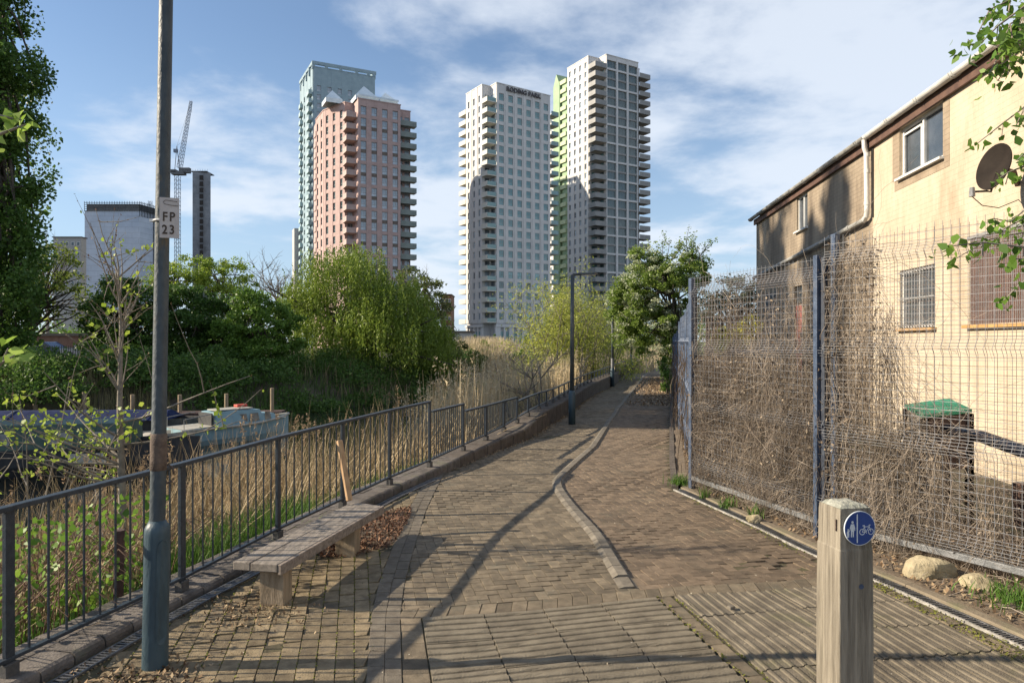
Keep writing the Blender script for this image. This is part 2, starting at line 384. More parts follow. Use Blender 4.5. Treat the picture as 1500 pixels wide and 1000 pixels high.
# border course on the far side of the ribbed slabs, and small bricks between the two slab zones
mb = MB(); u = .12
while u < 3.7:
    q = [W(u-.02, VT), W(u+.075, VT), W(u+.115, VT+.15), W(u+.02, VT+.15)]
    if q[1][0] < itp(q[1][1], RIGHTX): brick(mb, q, zo=.002, jit=.0015)
    u += .096
v = 1.6
while v < VT-.01:
    yl = (v-VA.x*(hb(v*.98)+.09))/VA.y; L0 = (hb(yl)+.088, yl); yl2 = (min(VT, v+.17)-VA.x*(hb(v*.98)+.09))/VA.y; L1 = (hb(yl2)+.088, yl2)
    brick(mb, [L0, W(.238, v), W(.238, min(VT, v+.17)), L1], zo=.001, jit=.001, joint=.001)
    for us in (1.70, 3.165, 3.255, 3.345, 3.435):
        q = [W(us, v), W(us+.088, v), W(us+.088, min(VT, v+.17)), W(us, min(VT, v+.17))]
        if q[1][0] < itp(q[1][1], RIGHTX)+.02: brick(mb, q, zo=.001, jit=.002)
    v += .172
tag(mb.build('border_course', MATS['brick_brown']), kind='structure')
# ribbed (corduroy) slabs
mat('slab', (.115,.096,.068), (.20,.17,.122), 7, .9, .6, 110, isl=.1, c3=(.115,.095,.07), stretch=(1,1,1))
mat('slab_cycle', (.10,.083,.06), (.175,.148,.108), 7, .9, .6, 110, isl=.1, c3=(.09,.085,.045), stretch=(1,1,1))
def rib_slabs(name, u0, u1, v0, v1, axis, m, sz=.335):
    PR = ((-.024,-.001),(-.019,.0065),(-.010,.009),(.010,.009),(.019,.0065),(.024,-.001)) if axis == 'u' else ((-.012,0),(-.009,.0065),(-.004,.0075),(.004,.0075),(.009,.0065),(.012,0))
    mb = MB(); nu = int(round((u1-u0)/sz)); nv = int(round((v1-v0)/sz))
    for a in range(nu):
        for b in range(nv):
            ua = u0+a*sz; va = v1-(b+1)*sz; zj = random.gauss(0, .0022); tu = random.gauss(0, .006); tv = random.gauss(0, .006)
            prof = []       # rounded bars standing on the slab
            nb_ = 5; ts = []
            for k in range(nb_):
                t = (k+.5)/nb_*sz
                for d, h in PR: ts.append((t+d, h))
            ts = [(.003, -.03), (.003, 0)]+ts+[(sz-.003, 0), (sz-.003, -.03)]
            vs = []; nseg = 6
            wob = [random.uniform(-.0012, .0012) for _ in range(nseg+1)]
            for j in range(nseg+1):
                o_ = .003+(sz-.006)*j/nseg
                for t, h in ts:
                    u_, v_ = (ua+o_, va+t+(wob[j])) if axis == 'u' else (ua+t+wob[j], va+o_)
                    x, y = W(u_, v_); h2 = h*(1 if random.random() > .03 else .4)
                    vs.append((x, y, gz(x, y)+.004+h2+zj+tu*(u_-ua-sz/2)+tv*(v_-va-sz/2)))
            L_ = len(ts)
            fs = [((j*L_+i, (j+1)*L_+i, (j+1)*L_+i+1, j*L_+i+1) if axis != 'u' else (j*L_+i, (j+1)*L_+i, (j+1)*L_+i+1, j*L_+i+1)) for j in range(nseg) for i in range(L_-1)]
            fs += [tuple(range(L_)), tuple(range(nseg*L_, (nseg+1)*L_))[::-1]]
            mb.add(vs, fs)
    return tag(mb.build(name, m), kind='structure')
rib_slabs('ribbed_walking_slabs', .243, 1.683, VT-.36*6, VT, 'u', MATS['slab'], sz=.36)
rib_slabs('ribbed_cycling_slabs', 1.81, 1.81+.335*4, VT-.335*6, VT, 'v', MATS['slab_cycle'])
# white-topped divider kerb between the two sides
mat('divider_stone', (.10,.085,.064), (.19,.165,.13), 9, .85, .6, 90, isl=.15, c3=(.14,.125,.095))
dv = MB(); y = 4.42; P_ = []
def sect(y):
    x = itp(y, DIVX); dx = itp(y+.15, DIVX)-itp(y-.15, DIVX); d = Vector((dx, .3)).normalized(); return Vector((x, y)), d
ys_ = [4.42]
while ys_[-1] < 44: ys_.append(ys_[-1]+(.20*sect(ys_[-1])[1].y if ys_[-1] < 20 else .6))
for i in range(len(ys_)-1):
    (a, da), (b, db) = sect(ys_[i]+.004), sect(ys_[i+1]-.004)
    vs = []
    for p, d in ((a, da), (b, db)):
        nn = Vector((d.y, -d.x)); hh = .024 if i else .012
        for t, h in ((-.085,-.03),(-.085,.004),(-.05,hh),(.015,hh*1.05),(.03,.003),(.042,.001),(.042,-.03)):
            q = p+nn*t; vs.append((q.x, q.y, gz(q.x, q.y)+h))
    dv.add(vs, [(k, k+1, 7+k+1, 7+k) for k in range(6)]+[tuple(range(7))[::-1], tuple(range(7, 14))])
tag(dv.build('divider_kerb', MATS['divider_stone']), 'raised pale stone divider line snaking between walking and cycling sides', 'kerb', kind='structure')
# wall-side kerb and low retaining wall, in blocks
mat('kerb_block', (.075,.065,.058), (.15,.13,.115), 10, .9, .6, 80, isl=.16, c3=(.095,.10,.06))
mat('wall_stone', (.055,.044,.036), (.115,.095,.078), 8, .9, .7, 60, isl=.12, c3=(.075,.08,.05))
def along(y, off):      # point on the kerb foot line, shifted to the left by off
    x = itp(y, WALLX); dx = itp(y+.2, WALLX)-itp(y-.2, WALLX); d = Vector((dx, .4)).normalized()
    return Vector((x-d.y*off, y+d.x*off))
kb = MB(); wl = MB(); y = -4.0
while y < 56:
    near = y < 8.6; st = .185 if near else (.45 if y < 26 else 1.0); y1 = y+st*.97
    for (o0, o1) in (((0, .19), (.19, .36)) if near else ((0, .40),)):
        z0_ = itp(y, WALLZ); z1_ = itp(y1, WALLZ); j = random.gauss(0, .0025)
        sh_ = .09 if (near and o0 > .1) else 0
        vs = []
        for yy_, z_ in ((y+.004+sh_, z0_), (y1+sh_, z1_)):
            p0 = along(yy_, o0); p1 = along(yy_, o1-.004); r = .028 if o0 == 0 else .004
            pr = [(0, -.06), (0, z_-r), (.3*r, z_-.3*r), (r, z_), (1-r, z_), (1, z_-.004), (1, -.1-(.5 if o1 > .3 else 0))]
            for t, z in pr:
                if t > .9 and t < 1 and t == 1-r: q = p0.lerp(p1, 1-.01)
                elif t <= r: q = p0+(p1-p0).normalized()*t
                else: q = p0.lerp(p1, t)
                vs.append((q.x, q.y, z+j))
        (kb if near else wl).add(vs, [(k, 7+k, 7+k+1, k+1) for k in range(6)]+[tuple(range(7)), tuple(range(7, 14))[::-1]])
    y += st
tag(kb.build('kerb', MATS['kerb_block']), kind='structure')
tag(wl.build('retaining_wall', MATS['wall_stone']), 'low dark stone retaining wall under the short far railing', 'wall')
# slot drain along the kerb
mat('drain_steel', (.10,.105,.11), (.24,.24,.25), 20, .45, .3, metal=.7)
mat('drain_white', (.17,.16,.14), (.38,.36,.33), 20, .8, .3)
dr = MB()
def drain(tabs, y0, y1, off, wd, mbb, z=.006, stp=.05, side=-1):
    y = y0
    while y < y1:
        x = itp(y, tabs)+off; x2 = itp(y+stp, tabs)+off
        mbb.bar((x, y, gz(x, y)+z), (x+wd*side, y-.01*side, gz(x, y)+z), .012, .008); y += stp*.5
    ys2 = np.arange(y0, y1, .4)
    for a, b in zip(ys2[:-1], ys2[1:]):
        for o in (0, wd*side):
            mbb.bar((itp(a, tabs)+off+o, a, gz(itp(a, tabs), a)+z), (itp(b, tabs)+off+o, b, gz(itp(b, tabs), b)+z), .012, .012)
drain(WALLX, 1.0, 8.0, .05, .07, dr, side=1)
tag(dr.build('drain_grating', MATS['drain_steel']), 'narrow steel slot drain running along the foot of the left kerb', 'drain')
# right edge: concrete edging, slot drain and a white channel line
edg = MB(); wh = MB(); dr2 = MB(); mat('edging', (.15,.12,.085), (.22,.18,.125), 6, .9, .5, 60, c3=(.12,.125,.06))
ys2 = [-3, -1, 1, 2.2, 3.0, 3.56, 4.4, 5.14, 6.2, 7.36]
for a, b in zip(ys2[:-1], ys2[1:]):
    A = Vector((itp(a, RIGHTX), a, gz(itp(a, RIGHTX), a))); B = Vector((itp(b, RIGHTX), b, gz(itp(b, RIGHTX), b)))
    nn = Vector((.97, .24, 0))
    edg.bar(A+nn*.13+Vector((0,0,0)), B+nn*.13, .075, .06)
    wh.bar(A+nn*.012+Vector((0,0,-.002)), B+nn*.012, .012, .022)
    dr2.bar(A+nn*.082+Vector((0,0,.006)), B+nn*.082, .014, .02)
y = 1.0
while y < 7.3:
    x = itp(y, RIGHTX); dr2.bar((x+.022, y, gz(x, y)+.010), (x+.09, y+.015, gz(x, y)+.010), .010, .008); y += .022
tag(edg.build('path_edging', MATS['edging'], bevel=.006), 'tan concrete edging strip beside the slot drain by the mesh fence', 'edging')
tag(wh.build('channel_line', MATS['drain_white']), kind='structure')
tag(dr2.build('channel_grating', MATS['drain_steel']), 'dark steel channel grating with white lip along the right path edge', 'drain')
ed2 = MB(); y = 7.45
while y < 50:
    st = .5 if y < 20 else 1.5
    a = Vector((itp(y, RIGHTX)+.03, y, .0)); b = Vector((itp(y+st, RIGHTX)+.03, y+st-.01, .0)); ed2.bar(a, b, .07, .05); y += st
tag(ed2.build('far_path_edging', MATS['wall_stone']), kind='structure')
# ------------------------------------------------------------------ blue-grey railings
mat('rail_paint', (.016,.024,.036), (.034,.046,.060), 30, .42, .25, 120, c3=(.035,.04,.045), isl=.06)
mat('rail_foot', (.05,.05,.052), (.09,.085,.08), 30, .7, .4)
def rl(y): return Vector((itp(y, RAILX), y, 0))
def railing(y0, y1, ztop, posts, label, group, bars=True, sp=.105, zb=.08, pw=.045):
    root = thing('railing', (rl(y0).x, y0, itp(y0, WALLZ)), label, 'railing', group)
    tp = MB(); bt = MB()
    segs = [y0]+[p for p in posts if y0 < p < y1]+[y1]
    M = MATS['rail_paint']
    zt = ztop if callable(ztop) else (lambda y: ztop)
    for a, b in zip(segs[:-1], segs[1:]):
        A = rl(a); B = rl(b)
        tp.bar(A+Vector((0,0,zt(a)-.012)), B+Vector((0,0,zt(b)-.012)), .048, .024)
        bt.bar(A+Vector((0,0,itp(a, WALLZ)+zb)), B+Vector((0,0,itp(b, WALLZ)+zb)), .034, .018)
    tp.build('top_rail', M, root, bevel=.003); bt.build('bottom_rail', M, root, bevel=.003)
    for p in posts:
        A = rl(p); zk = itp(p, WALLZ); ang = math.atan2(-(itp(p+.2, RAILX)-itp(p-.2, RAILX)), .4)
        h = zt(p)-zk-.015; pb = MB()
        pb.box((A.x, A.y, zk+h/2), (pw, pw*.55, h), ang+R(90)); 
        po = pb.build('post', M, root, bevel=.003)
        fb = MB().box((A.x, A.y, zk+.032), (pw*1.5, pw*1.2, .064), ang+R(90)); fb.build('post_foot', MATS['rail_foot'], po, bevel=.004)
    if bars:
        for a, b in zip(segs[:-1], segs[1:]):
            A = rl(a); B = rl(b); n = max(1, int(round((B-A).length/sp)))
            for k in range(1, n):
                q = A.lerp(B, k/n); yq = a+(b-a)*k/n; zl = itp(yq, WALLZ)+zb; zh = zt(yq)-.022
                MB().tube([(q.x, q.y, zl), (q.x+random.uniform(-.002,.002), q.y, zh)], .0062, 6).build('baluster', M, root, smooth=False)
    return root
RG = 'blue grey metal railings along the river side'
railing(1.05, 8.2, lambda y: .85+(y-4)*.009, [1.05, 2.1, 3.16, 4.24, 5.34, 6.30, 7.25, 8.2], 'long tall blue grey barred railing section behind the bench', RG)
railing(8.26, 9.25, .765, [9.25], 'short barred railing panel one step lower than the tall railing', RG, sp=.07)
railing(9.31, 11.55, .665, [10.05, 10.85, 11.55], 'barred railing section before the open low railing begins', RG, sp=.07, pw=.055)
lowp = list(np.arange(12.15, 30, .72))+list(np.arange(30.5, 55, 1.0))
railing(11.62, 54, lambda y: itp(y, WALLZ)+itp(y, [(11.6,.37),(14,.30),(60,.34)]), lowp, 'low two-rail railing on top of the stone wall curving away', RG, bars=False, zb=.09, pw=.045)

# ------------------------------------------------------------------ bench, stake
mat('bench_wood', (.16,.125,.10), (.33,.275,.225), 5, .85, .5, 40, stretch=(1,9,9), c3=(.115,.085,.062))
mat('bench_top', (.15,.13,.11), (.30,.26,.22), 5, .85, .5, 40, stretch=(9,1.2,9), isl=.12, c3=(.12,.10,.085))
mat('leg_wood', (.20,.15,.095), (.36,.28,.19), 4, .85, .5, 30, stretch=(5,5,1), c3=(.13,.09,.05))
bench = thing('bench', (-1.38, 4.7, 0), 'backless weathered timber bench beside the railing', 'bench')
nl, nr, fr, fl = Vector((-1.685,4.12,.27)), Vector((-1.40,4.07,.27)), Vector((-1.06,5.54,.27)), Vector((-1.33,5.66,.27))
for (a, b) in ((0, .385), (.40, 1.0)):
    A, B, C, D = nl.lerp(nr, a), nl.lerp(nr, b), fl.lerp(fr, b), fl.lerp(fr, a)
    mb = MB(); zt = [.27, .27, .27, .27]; th = .048
    vs = [(q.x, q.y, .27-th) for q in (A, B, C, D)]+[(q.x, q.y, .27+random.uniform(-.002,.003)) for q in (A, B, C, D)]
    mb.add(vs, [(3,2,1,0),(4,5,6,7),(0,1,5,4),(1,2,6,5),(2,3,7,6),(3,0,4,7)]); mb.build('seat_board', MATS['bench_top'], bench, bevel=.005)
MB().bar(nr+Vector((.014,0,-.032)), fr+Vector((.014,0,-.032)), .024, .062).build('side_board', MATS['bench_wood'], bench, bevel=.004)
for (x, y) in ((-1.448, 4.19), (-1.235, 5.14)):
    MB().box((x, y, .105), (.15, .135, .232), R(-4)).build('leg', MATS['leg_wood'], bench, bevel=.006)
mat('stake_wood', (.33,.20,.10), (.47,.31,.17), 6, .7, .4, 40, stretch=(6,6,1))
st = MB().bar(P(512,733,5.60), P(497,645,5.72), .045, .035).build('wooden_stake', MATS['stake_wood'], bevel=.006)
tag(st, 'leaning orange brown timber stake at the far end of the bench', 'stake')

# ------------------------------------------------------------------ lamp posts
mat('post_blue', (.022,.045,.062), (.042,.078,.10), 14, .5, .35, 60, c3=(.05,.075,.082), stretch=(1,1,.35))
mat('post_shaft', (.025,.038,.048), (.055,.072,.082), 18, .55, .4, 70, c3=(.13,.09,.03), stretch=(1,1,.5))
mat('rust', (.07,.05,.04), (.15,.11,.085), 20, .9, .5)
mat('galv', (.13,.135,.14), (.25,.255,.26), 20, .55, .3, metal=.4)
lp = thing('lamp_post', (-1.762, 3.37, 0), 'tall dark blue grey lamp post in front of the railing with a small footpath sign', 'lamp post', 'lamp posts along the path')
def lpx(z): return -1.762+ .0165*z
MB().tube([(lpx(z), 3.37, z) for z in (-.02, .0, .3, .655, .68, .72)], [.061, .060, .0585, .0585, .057, .037], 28).build('base', MATS['post_blue'], lp, smooth=False).data.shade_smooth()
MB().tube([(lpx(z), 3.37, z) for z in (.70, .72, 1.14, 1.15, 2.0, 3.2, 5.2, 6.6)], [.036, .036, .036, .034, .033, .0315, .029, .027], 24).build('shaft', MATS['post_shaft'], lp, smooth=True)
MB().tube([(lpx(z), 3.37, z) for z in (.965, .968, 1.02, 1.10, 1.145, 1.148)], [.034, .038, .0385, .0385, .0378, .034], 24).build('collar', MATS['rust'], lp, smooth=True)
dp = MB(); pts = []
for k in range(24):
    t = 2*math.pi*k/24; zx = .375+(.20 if math.sin(t) > 0 else -.20)+.055*math.sin(t) ; pts.append((.026*math.cos(t), zx))
vs = []
for r in (.0575, .064):
    for (a, z) in pts:
        an = R(-38)+a/.058; vs.append((lpx(z)+r*math.cos(an), 3.37+r*math.sin(an), z))
dp.add(vs, [tuple(range(24, 48))]+[(k, (k+1) % 24, 24+(k+1) % 24, 24+k) for k in range(24)]); dp.build('access_door', MATS['post_blue'], lp)
mh = MB().tube([(lpx(5.2)-.0, 3.37, 6.58), (lpx(5.2)+.15, 3.37, 6.72), (lpx(5.2)+.7, 3.40, 6.78)], [.024, .022, .02], 10); mh.build('arm', MATS['post_shaft'], lp, smooth=True)
mat('lens', (.5,.5,.48), (.6,.6,.58), 5, .2)
hd = MB().box((lpx(5.2)+.95, 3.40, 6.77), (.55, .2, .09)).build('lamp_head', MATS['post_shaft'], lp, bevel=.03)
MB().box((lpx(5.2)+.97, 3.40, 6.722), (.36, .14, .02)).build('lens', MATS['lens'], hd)
# ring hook on the shaft by the railing
MB().tube([(lpx(.95)+.035+.028*math.cos(t), 3.40, .94+.045*math.sin(t)) for t in np.linspace(0, 5.4, 12)], .005, 6).build('hook', MATS['rust'], lp, smooth=True)
# footpath sign plate
sg = thing('sign', (lpx(2.1)-.0, 3.33, 2.1), 'small pale metal sign plate reading FP 23 strapped to the near lamp post', 'sign')
mat('sign_plate', (.42,.38,.36), (.52,.48,.46), 9, .6, .2)
mat('sign_brown', (.05,.032,.02), None, 5, .6)
mat('white_metal', (.6,.6,.58), (.75,.75,.73), 6, .4)
def text(name, s, size, m, parent, M, ext=.001, sx=1.0, bold=0):
    cu_ = bpy.data.curves.new(name, 'FONT'); cu_.body = s; cu_.size = size; cu_.extrude = ext; cu_.align_x = 'LEFT'; cu_.offset = bold; cu_.space_character = 1.08
    to = bpy.data.objects.new(name, cu_); col.objects.link(to); dg = bpy.context.evaluated_depsgraph_get()
    me = bpy.data.meshes.new_from_object(to.evaluated_get(dg)); bpy.data.objects.remove(to); me.materials.append(m)
    me.transform(M @ Matrix.Diagonal((sx, 1, 1, 1)))
    o = bpy.data.objects.new(name, me); col.objects.link(o)
    if parent: me.transform(mw(parent).inverted()); o.parent = parent
    return o
# plate faces the camera's right side: rotated about the vertical
pa = P(233.5, 318, 3.325); pb_ = P(259, 318, 3.19); dirp = Vector((.955, .297, 0))
zc0, zc1 = 1.6+.152*3.325, 1.6+.211*3.325
plw = .088
Mx = Matrix(((dirp.x, 0, dirp.y, pa.x), (dirp.y, 0, -dirp.x, pa.y), (0, 1, 0, zc0-.0), (0, 0, 0, 1)))
MBp = MB(); MBp.add([Mx @ Vector(p) for p in ((0,0,-.003),(plw,0,-.003),(plw,.197,-.003),(0,.197,-.003),(0,0,0),(plw,0,0),(plw,.197,0),(0,.197,0))], [(3,2,1,0),(4,5,6,7),(0,1,5,4),(1,2,6,5),(2,3,7,6),(3,0,4,7)])
pl = MBp.build('plate', MATS['sign_plate'], sg)
text('letter', 'F', .062, MATS['sign_brown'], sg, Mx @ Matrix.Translation((.013, .083, .0012)), bold=.0012, sx=.80); text('letter', 'P', .062, MATS['sign_brown'], sg, Mx @ Matrix.Translation((.044, .083, .0012)), bold=.0012, sx=.80)
text('numeral', '2', .062, MATS['sign_brown'], sg, Mx @ Matrix.Translation((.011, .020, .0012)), bold=.0012, sx=.80); text('numeral', '3', .062, MATS['sign_brown'], sg, Mx @ Matrix.Translation((.043, .020, .0012)), bold=.0012, sx=.80)
lg = MB(); pts = [(.084,.158),(.05,.160),(.022,.166),(.018,.176),(.026,.184),(.05,.182),(.080,.178)]
lg.tube([Mx @ Vector((a, b, .0016)) for a, b in pts], .0011, 4); lg.build('emblem', MATS['sign_brown'], sg)
MB().tube([(lpx(2.19)+.037*math.cos(t), 3.37+.037*math.sin(t), 2.195) for t in np.linspace(0, 2*math.pi, 25)], .006, 6).build('strap', MATS['white_metal'], sg)
MB().box((lpx(2.19)-.045, 3.36, 2.195), (.018, .02, .014)).build('clamp', MATS['white_metal'], sg)

def far_lamp(x, y, h, r, label, arm=1):
    t = thing('lamp_post', (x, y, 0), label, 'lamp post', 'lamp posts along the path')
    MB().tube([(x, y, -.02), (x, y, .62), (x, y, .66)], [r, r*.95, r*.65], 16).build('base', MATS['post_blue'], t, smooth=True)
    MB().tube([(x, y, .64), (x+.01, y, h)], [r*.62, r*.5], 12).build('shaft', MATS['post_shaft'], t, smooth=True)
    MB().tube([(x+.01, y, h-.02), (x+.03, y, h+.005), (x+.14, y, h+.01)], [.026, .024, .022], 8).build('arm', MATS['post_shaft'], t, smooth=True)
    hd = MB().box((x+.31, y, h+.012), (.36, .12, .045)).build('lamp_head', MATS['post_shaft'], t, bevel=.012)
    MB().box((x+.32, y, h-.013), (.26, .09, .01)).build('lens', MATS['lens'], hd)
    if arm == 2: MB().tube([(x, y, .66), (x, y, 1.0)], [r*.72, r*.70], 12).build('collar', MATS['galv'], t)
    return t
far_lamp(1.15, 13.1, 2.88, .068, 'middle distance dark lamp post with a short arm standing clear beside the low wall')
far_lamp(3.56, 24.2, 2.9, .075, 'lamp post with pale collar at the left edge of the blossoming tree', 2)
far_lamp(5.85, 33.5, 2.9, .08, 'farthest lamp post with white collar where the path bends', 2)

# ------------------------------------------------------------------ bollard
mat('bollard_wood', (.095,.08,.06), (.29,.255,.20), 3.6, .9, .55, 22, stretch=(11,11,.55), c3=(.085,.072,.048), detail=10, lo=.3, hi=.62)
mat('bollard_top', (.22,.22,.18), (.38,.38,.32), 30, .95, .8, 60, c3=(.16,.19,.12))
aB = R(10); c0 = Vector((1.416+.0, 2.95))
ru = Vector((math.cos(aB), math.sin(aB))); lv = Vector((-math.sin(aB), math.cos(aB)))
bc = c0+ru*.083+lv*.083
bo = thing('bollard', (bc.x, bc.y, 0), 'squat square weathered timber bollard with a round blue path sign', 'bollard', rz=aB)
b0 = MB()
for (z, s) in ((-.05, .083), (.3, .0835), (.692, .081), (.700, .078), (.845, .0765), (.873, .074)):
    b0.v += [(-s, -s, z), (s, -s, z), (s, s, z), (-s, s, z)]
b0.f = [(k*4+i, k*4+(i+1) % 4, (k+1)*4+(i+1) % 4, (k+1)*4+i) for k in range(5) for i in range(4)]+[(20,21,22,23),(3,2,1,0)]
b0.build('post', MATS['bollard_wood'], bo, bevel=.004, local=True)
tb = MB(); n = 8; g = [[(-.074+.148*i/n, -.074+.148*j/n) for i in range(n+1)] for j in range(n+1)]
for r_ in g:
    for (x, y) in r_:
        d = max(abs(x), abs(y))/.074; tb.v.append((x, y, .874+.020*(1-d**3)+random.uniform(-.002,.002)*(d < .95)))
tb.f = [(j*(n+1)+i, j*(n+1)+i+1, (j+1)*(n+1)+i+1, (j+1)*(n+1)+i) for j in range(n) for i in range(n)]
tb.build('cap', MATS['bollard_top'], bo, local=True)
MB().box((-.081, -.055, .80), (.006, .006, .05)).build('staple', MATS['rust'], bo, local=True)
MB().tube([(.022, -.0815, .535), (.022, -.0840, .535)], .011, 14).build('paint_spot', mat('old_blue_paint', (.035,.055,.10), (.06,.085,.14), 40, .8), bo, local=True)
# blue disc, local frame of the bollard: face at y = -.083
rs = thing('round_sign', (bc.x, bc.y, .79), 'round blue sign with walker, child and bicycle on the bollard', 'sign', rz=aB)
mat('sign_blue', (.006,.035,.17), (.009,.05,.22), 6, .35)
mat('sign_white', (.50,.55,.60), (.62,.66,.70), 9, .4)
def disc(r, y0, y1, n=48, cx=.012, cz=0):
    m_ = MB(); vs = [(cx+r*math.cos(2*math.pi*k/n), y0, cz+r*math.sin(2*math.pi*k/n)) for k in range(n)]+[(cx+r*math.cos(2*math.pi*k/n), y1, cz+r*math.sin(2*math.pi*k/n)) for k in range(n)]
    return m_.add(vs, [tuple(range(n)), tuple(range(2*n-1, n-1, -1))]+[(k, n+k, n+(k+1) % n, (k+1) % n) for k in range(n)])
disc(.0745, -.0865, -.081).build('rim', MATS['sign_white'], rs, local=True)
disc(.0715, -.0872, -.0863).build('face', MATS['sign_blue'], rs, local=True)
def flat(polyl, name, y=-.0882, th=.0009):
    m_ = MB()
    for pl_ in polyl:
        n = len(pl_); m_.add([(p[0]+.012, y, p[1]) for p in pl_]+[(p[0]+.012, y+th, p[1]) for p in pl_], [tuple(range(n)), tuple(range(2*n-1, n-1, -1))]+[(k, n+k, n+(k+1) % n, (k+1) % n) for k in range(n)])
    return m_.build(name, MATS['sign_white'], rs, local=True)
def circ(cx, cz, r, n=14): return [(cx+r*math.cos(2*math.pi*k/n), cz+r*math.sin(2*math.pi*k/n)) for k in range(n)]
def thick(a, b, t):
    a = Vector(a); b = Vector(b); d = (b-a).normalized(); n_ = Vector((-d.y, d.x))*t/2
    return [tuple(a-n_), tuple(b-n_), tuple(b+n_), tuple(a+n_)]
flat([thick((-.014, -.062), (-.014, .062), .005)], 'dividing_line')
def ring(cx, cz, r, t, n=20): 
    return [[(cx+(r-t)*math.cos(a), cz+(r-t)*math.sin(a)), (cx+r*math.cos(a), cz+r*math.sin(a)), (cx+r*math.cos(b), cz+r*math.sin(b)), (cx+(r-t)*math.cos(b), cz+(r-t)*math.sin(b))] for a, b in [(2*math.pi*k/n, 2*math.pi*(k+1)/n) for k in range(n)]]
flat([circ(-.037, .028, .0055), [(-.0445,.020),(-.0295,.020),(-.0245,.002),(-.0245,-.009),(-.0275,-.009),(-.0285,.004),(-.030,-.012),(-.0305,-.036),(-.0355,-.036),(-.0365,-.012),(-.0385,-.012),(-.0395,-.036),(-.0445,-.036),(-.0445,-.010),(-.0465,.004),(-.0475,-.006),(-.0505,-.008),(-.0495,.005)]], 'adult_figure')
flat([circ(-.0575, -.0035, .0038), [(-.0605,-.008),(-.0545,-.008),(-.0505,-.0065),(-.0505,-.0095),(-.0535,-.0145),(-.0525,-.024),(-.0535,-.037),(-.0570,-.037),(-.0575,-.025),(-.0585,-.037),(-.0610,-.037),(-.0625,-.022),(-.0645,-.021),(-.0635,-.012)]], 'child_figure')
flat(ring(.010, -.016, .0135, .0028)+ring(.052, -.016, .0135, .0028)+[thick((.010,-.016),(.020,.006),.0026), thick((.020,.006),(.044,.006),.0026), thick((.020,.006),(.028,-.017),.0026), thick((.044,.006),(.028,-.017),.0026),
      thick((.010,-.016),(.028,-.017),.0026), thick((.052,-.016),(.042,.013),.0026), thick((.042,.013),(.050,.013),.0028), thick((.020,.006),(.017,.011),.0026), thick((.012,.011),(.023,.011),.0034), thick((.028,-.017),(.031,-.023),.0024)], 'bicycle_symbol')

# ------------------------------------------------------------------ mesh security fence
mat('fence_wire', (.085,.09,.10), (.17,.175,.19), 30, .6)
mat('fence_wire_dark', (.055,.045,.042), (.12,.085,.07), 30, .7)
mat('fence_post', (.035,.055,.10), (.085,.115,.175), 12, .45, .3, metal=.2, c3=(.16,.17,.19))
mat('fence_post_dark', (.015,.02,.035), (.04,.05,.07), 12, .6)
def bendoff(z, bends, dep=.035, hw=.055):
    for b in bends:
        if abs(z-b) < hw: return dep*(1-abs(z-b)/hw)
    return 0
def mesh_panel(root, A, B, z0, z1, m, name='mesh_panel', vs=.052, hs=.058, bends=(.3,.9,1.5,2.1), r=.0018, off=0, spiky=True):
    A = Vector((A[0], A[1], 0)); B = Vector((B[0], B[1], 0)); d = (B-A); Lh = d.length; d.normalize(); nn = Vector((-d.y, d.x, 0))   # nn: towards the path side checked below
    if nn.x > 0: nn = -nn
    mb = MB(); zs = [z0]
    zl = [z0]
    for b in bends:
        if z0 < b < z1: zl += [b-.055, b, b+.055]
    zl += [z1]
    n = int(Lh/vs)
    for k in range(n+1):
        q = A+d*(k*Lh/n); jt = random.uniform(-.003, .003)
        mb.tube([q+nn*(bendoff(z, bends)+off)+d*jt+Vector((0,0,z)) for z in zl], r, 3, cap=False)
    z = z0+.03; hz_ = []
    while z < z1-.02:
        hz_.append(z); inb = any(abs(z-b) < .075 for b in bends); z += .022 if inb else hs
    for z in hz_:
        o = nn*(bendoff(z, bends)+off+r)
        mb.tube([A+o+Vector((0,0,z+random.uniform(-.002,.002))), (A+B)/2+o+Vector((0,0,z-.003)), B+o+Vector((0,0,z+random.uniform(-.002,.002)))], r, 3, cap=False)
    return mb.build(name, m, root)
FA, FB, FC = (1.935, 7.34), (2.52, 5.50), (3.30, 4.25)
FD = (4.6, 2.2)
fn = thing('mesh_fence', (FB[0], FB[1], 0), 'tall blue grey wire mesh security fence in front of the cream house', 'fence')
def fpost(root, x, y, h, m=None, w=.05, name='post', rz=0.3):
    return MB().box((x, y, h/2-.03), (w, w, h+.06), rz).build(name, m or MATS['fence_post'], root, bevel=.004)
BND = (.32, .92, 1.52, 2.12)
for (A, B, zt, b) in ((FA, FB, 2.29, BND), (FB, FC, 2.44, (.22, .86, 1.55, 2.24)), (FC, FD, 2.44, (.22, .86, 1.55, 2.24))):
    mesh_panel(fn, A, B, .16, zt, MATS['fence_wire'], bends=b)
    mesh_panel(fn, A, B, .13, zt-.02, MATS['fence_wire_dark'], off=-.09, vs=.0565, hs=.0585, bends=tuple(x+.02 for x in b), name='rear_mesh_panel')
    MB().bar(Vector((*A, .14)), Vector((*B, .14)), .05, .045).build('bottom_rail', MATS['galv'], fn, bevel=.003)
fpost(fn, FA[0], FA[1], 2.28, w=.055); fpost(fn, FA[0]+.05, FA[1]+.10, 2.2, MATS['fence_post_dark'], w=.05)
fpost(fn, FB[0]-.035, FB[1]+.06, 2.30, w=.045); fpost(fn, FB[0]+.012, FB[1]+.03, 2.28, MATS['fence_post_dark'], w=.05)
fpost(fn, FB[0]+.075, FB[1]-.02, 2.46, w=.05); fpost(fn, FD[0], FD[1], 2.45)
fpost(fn, FC[0]+.45, FC[1]-.9, 2.45)
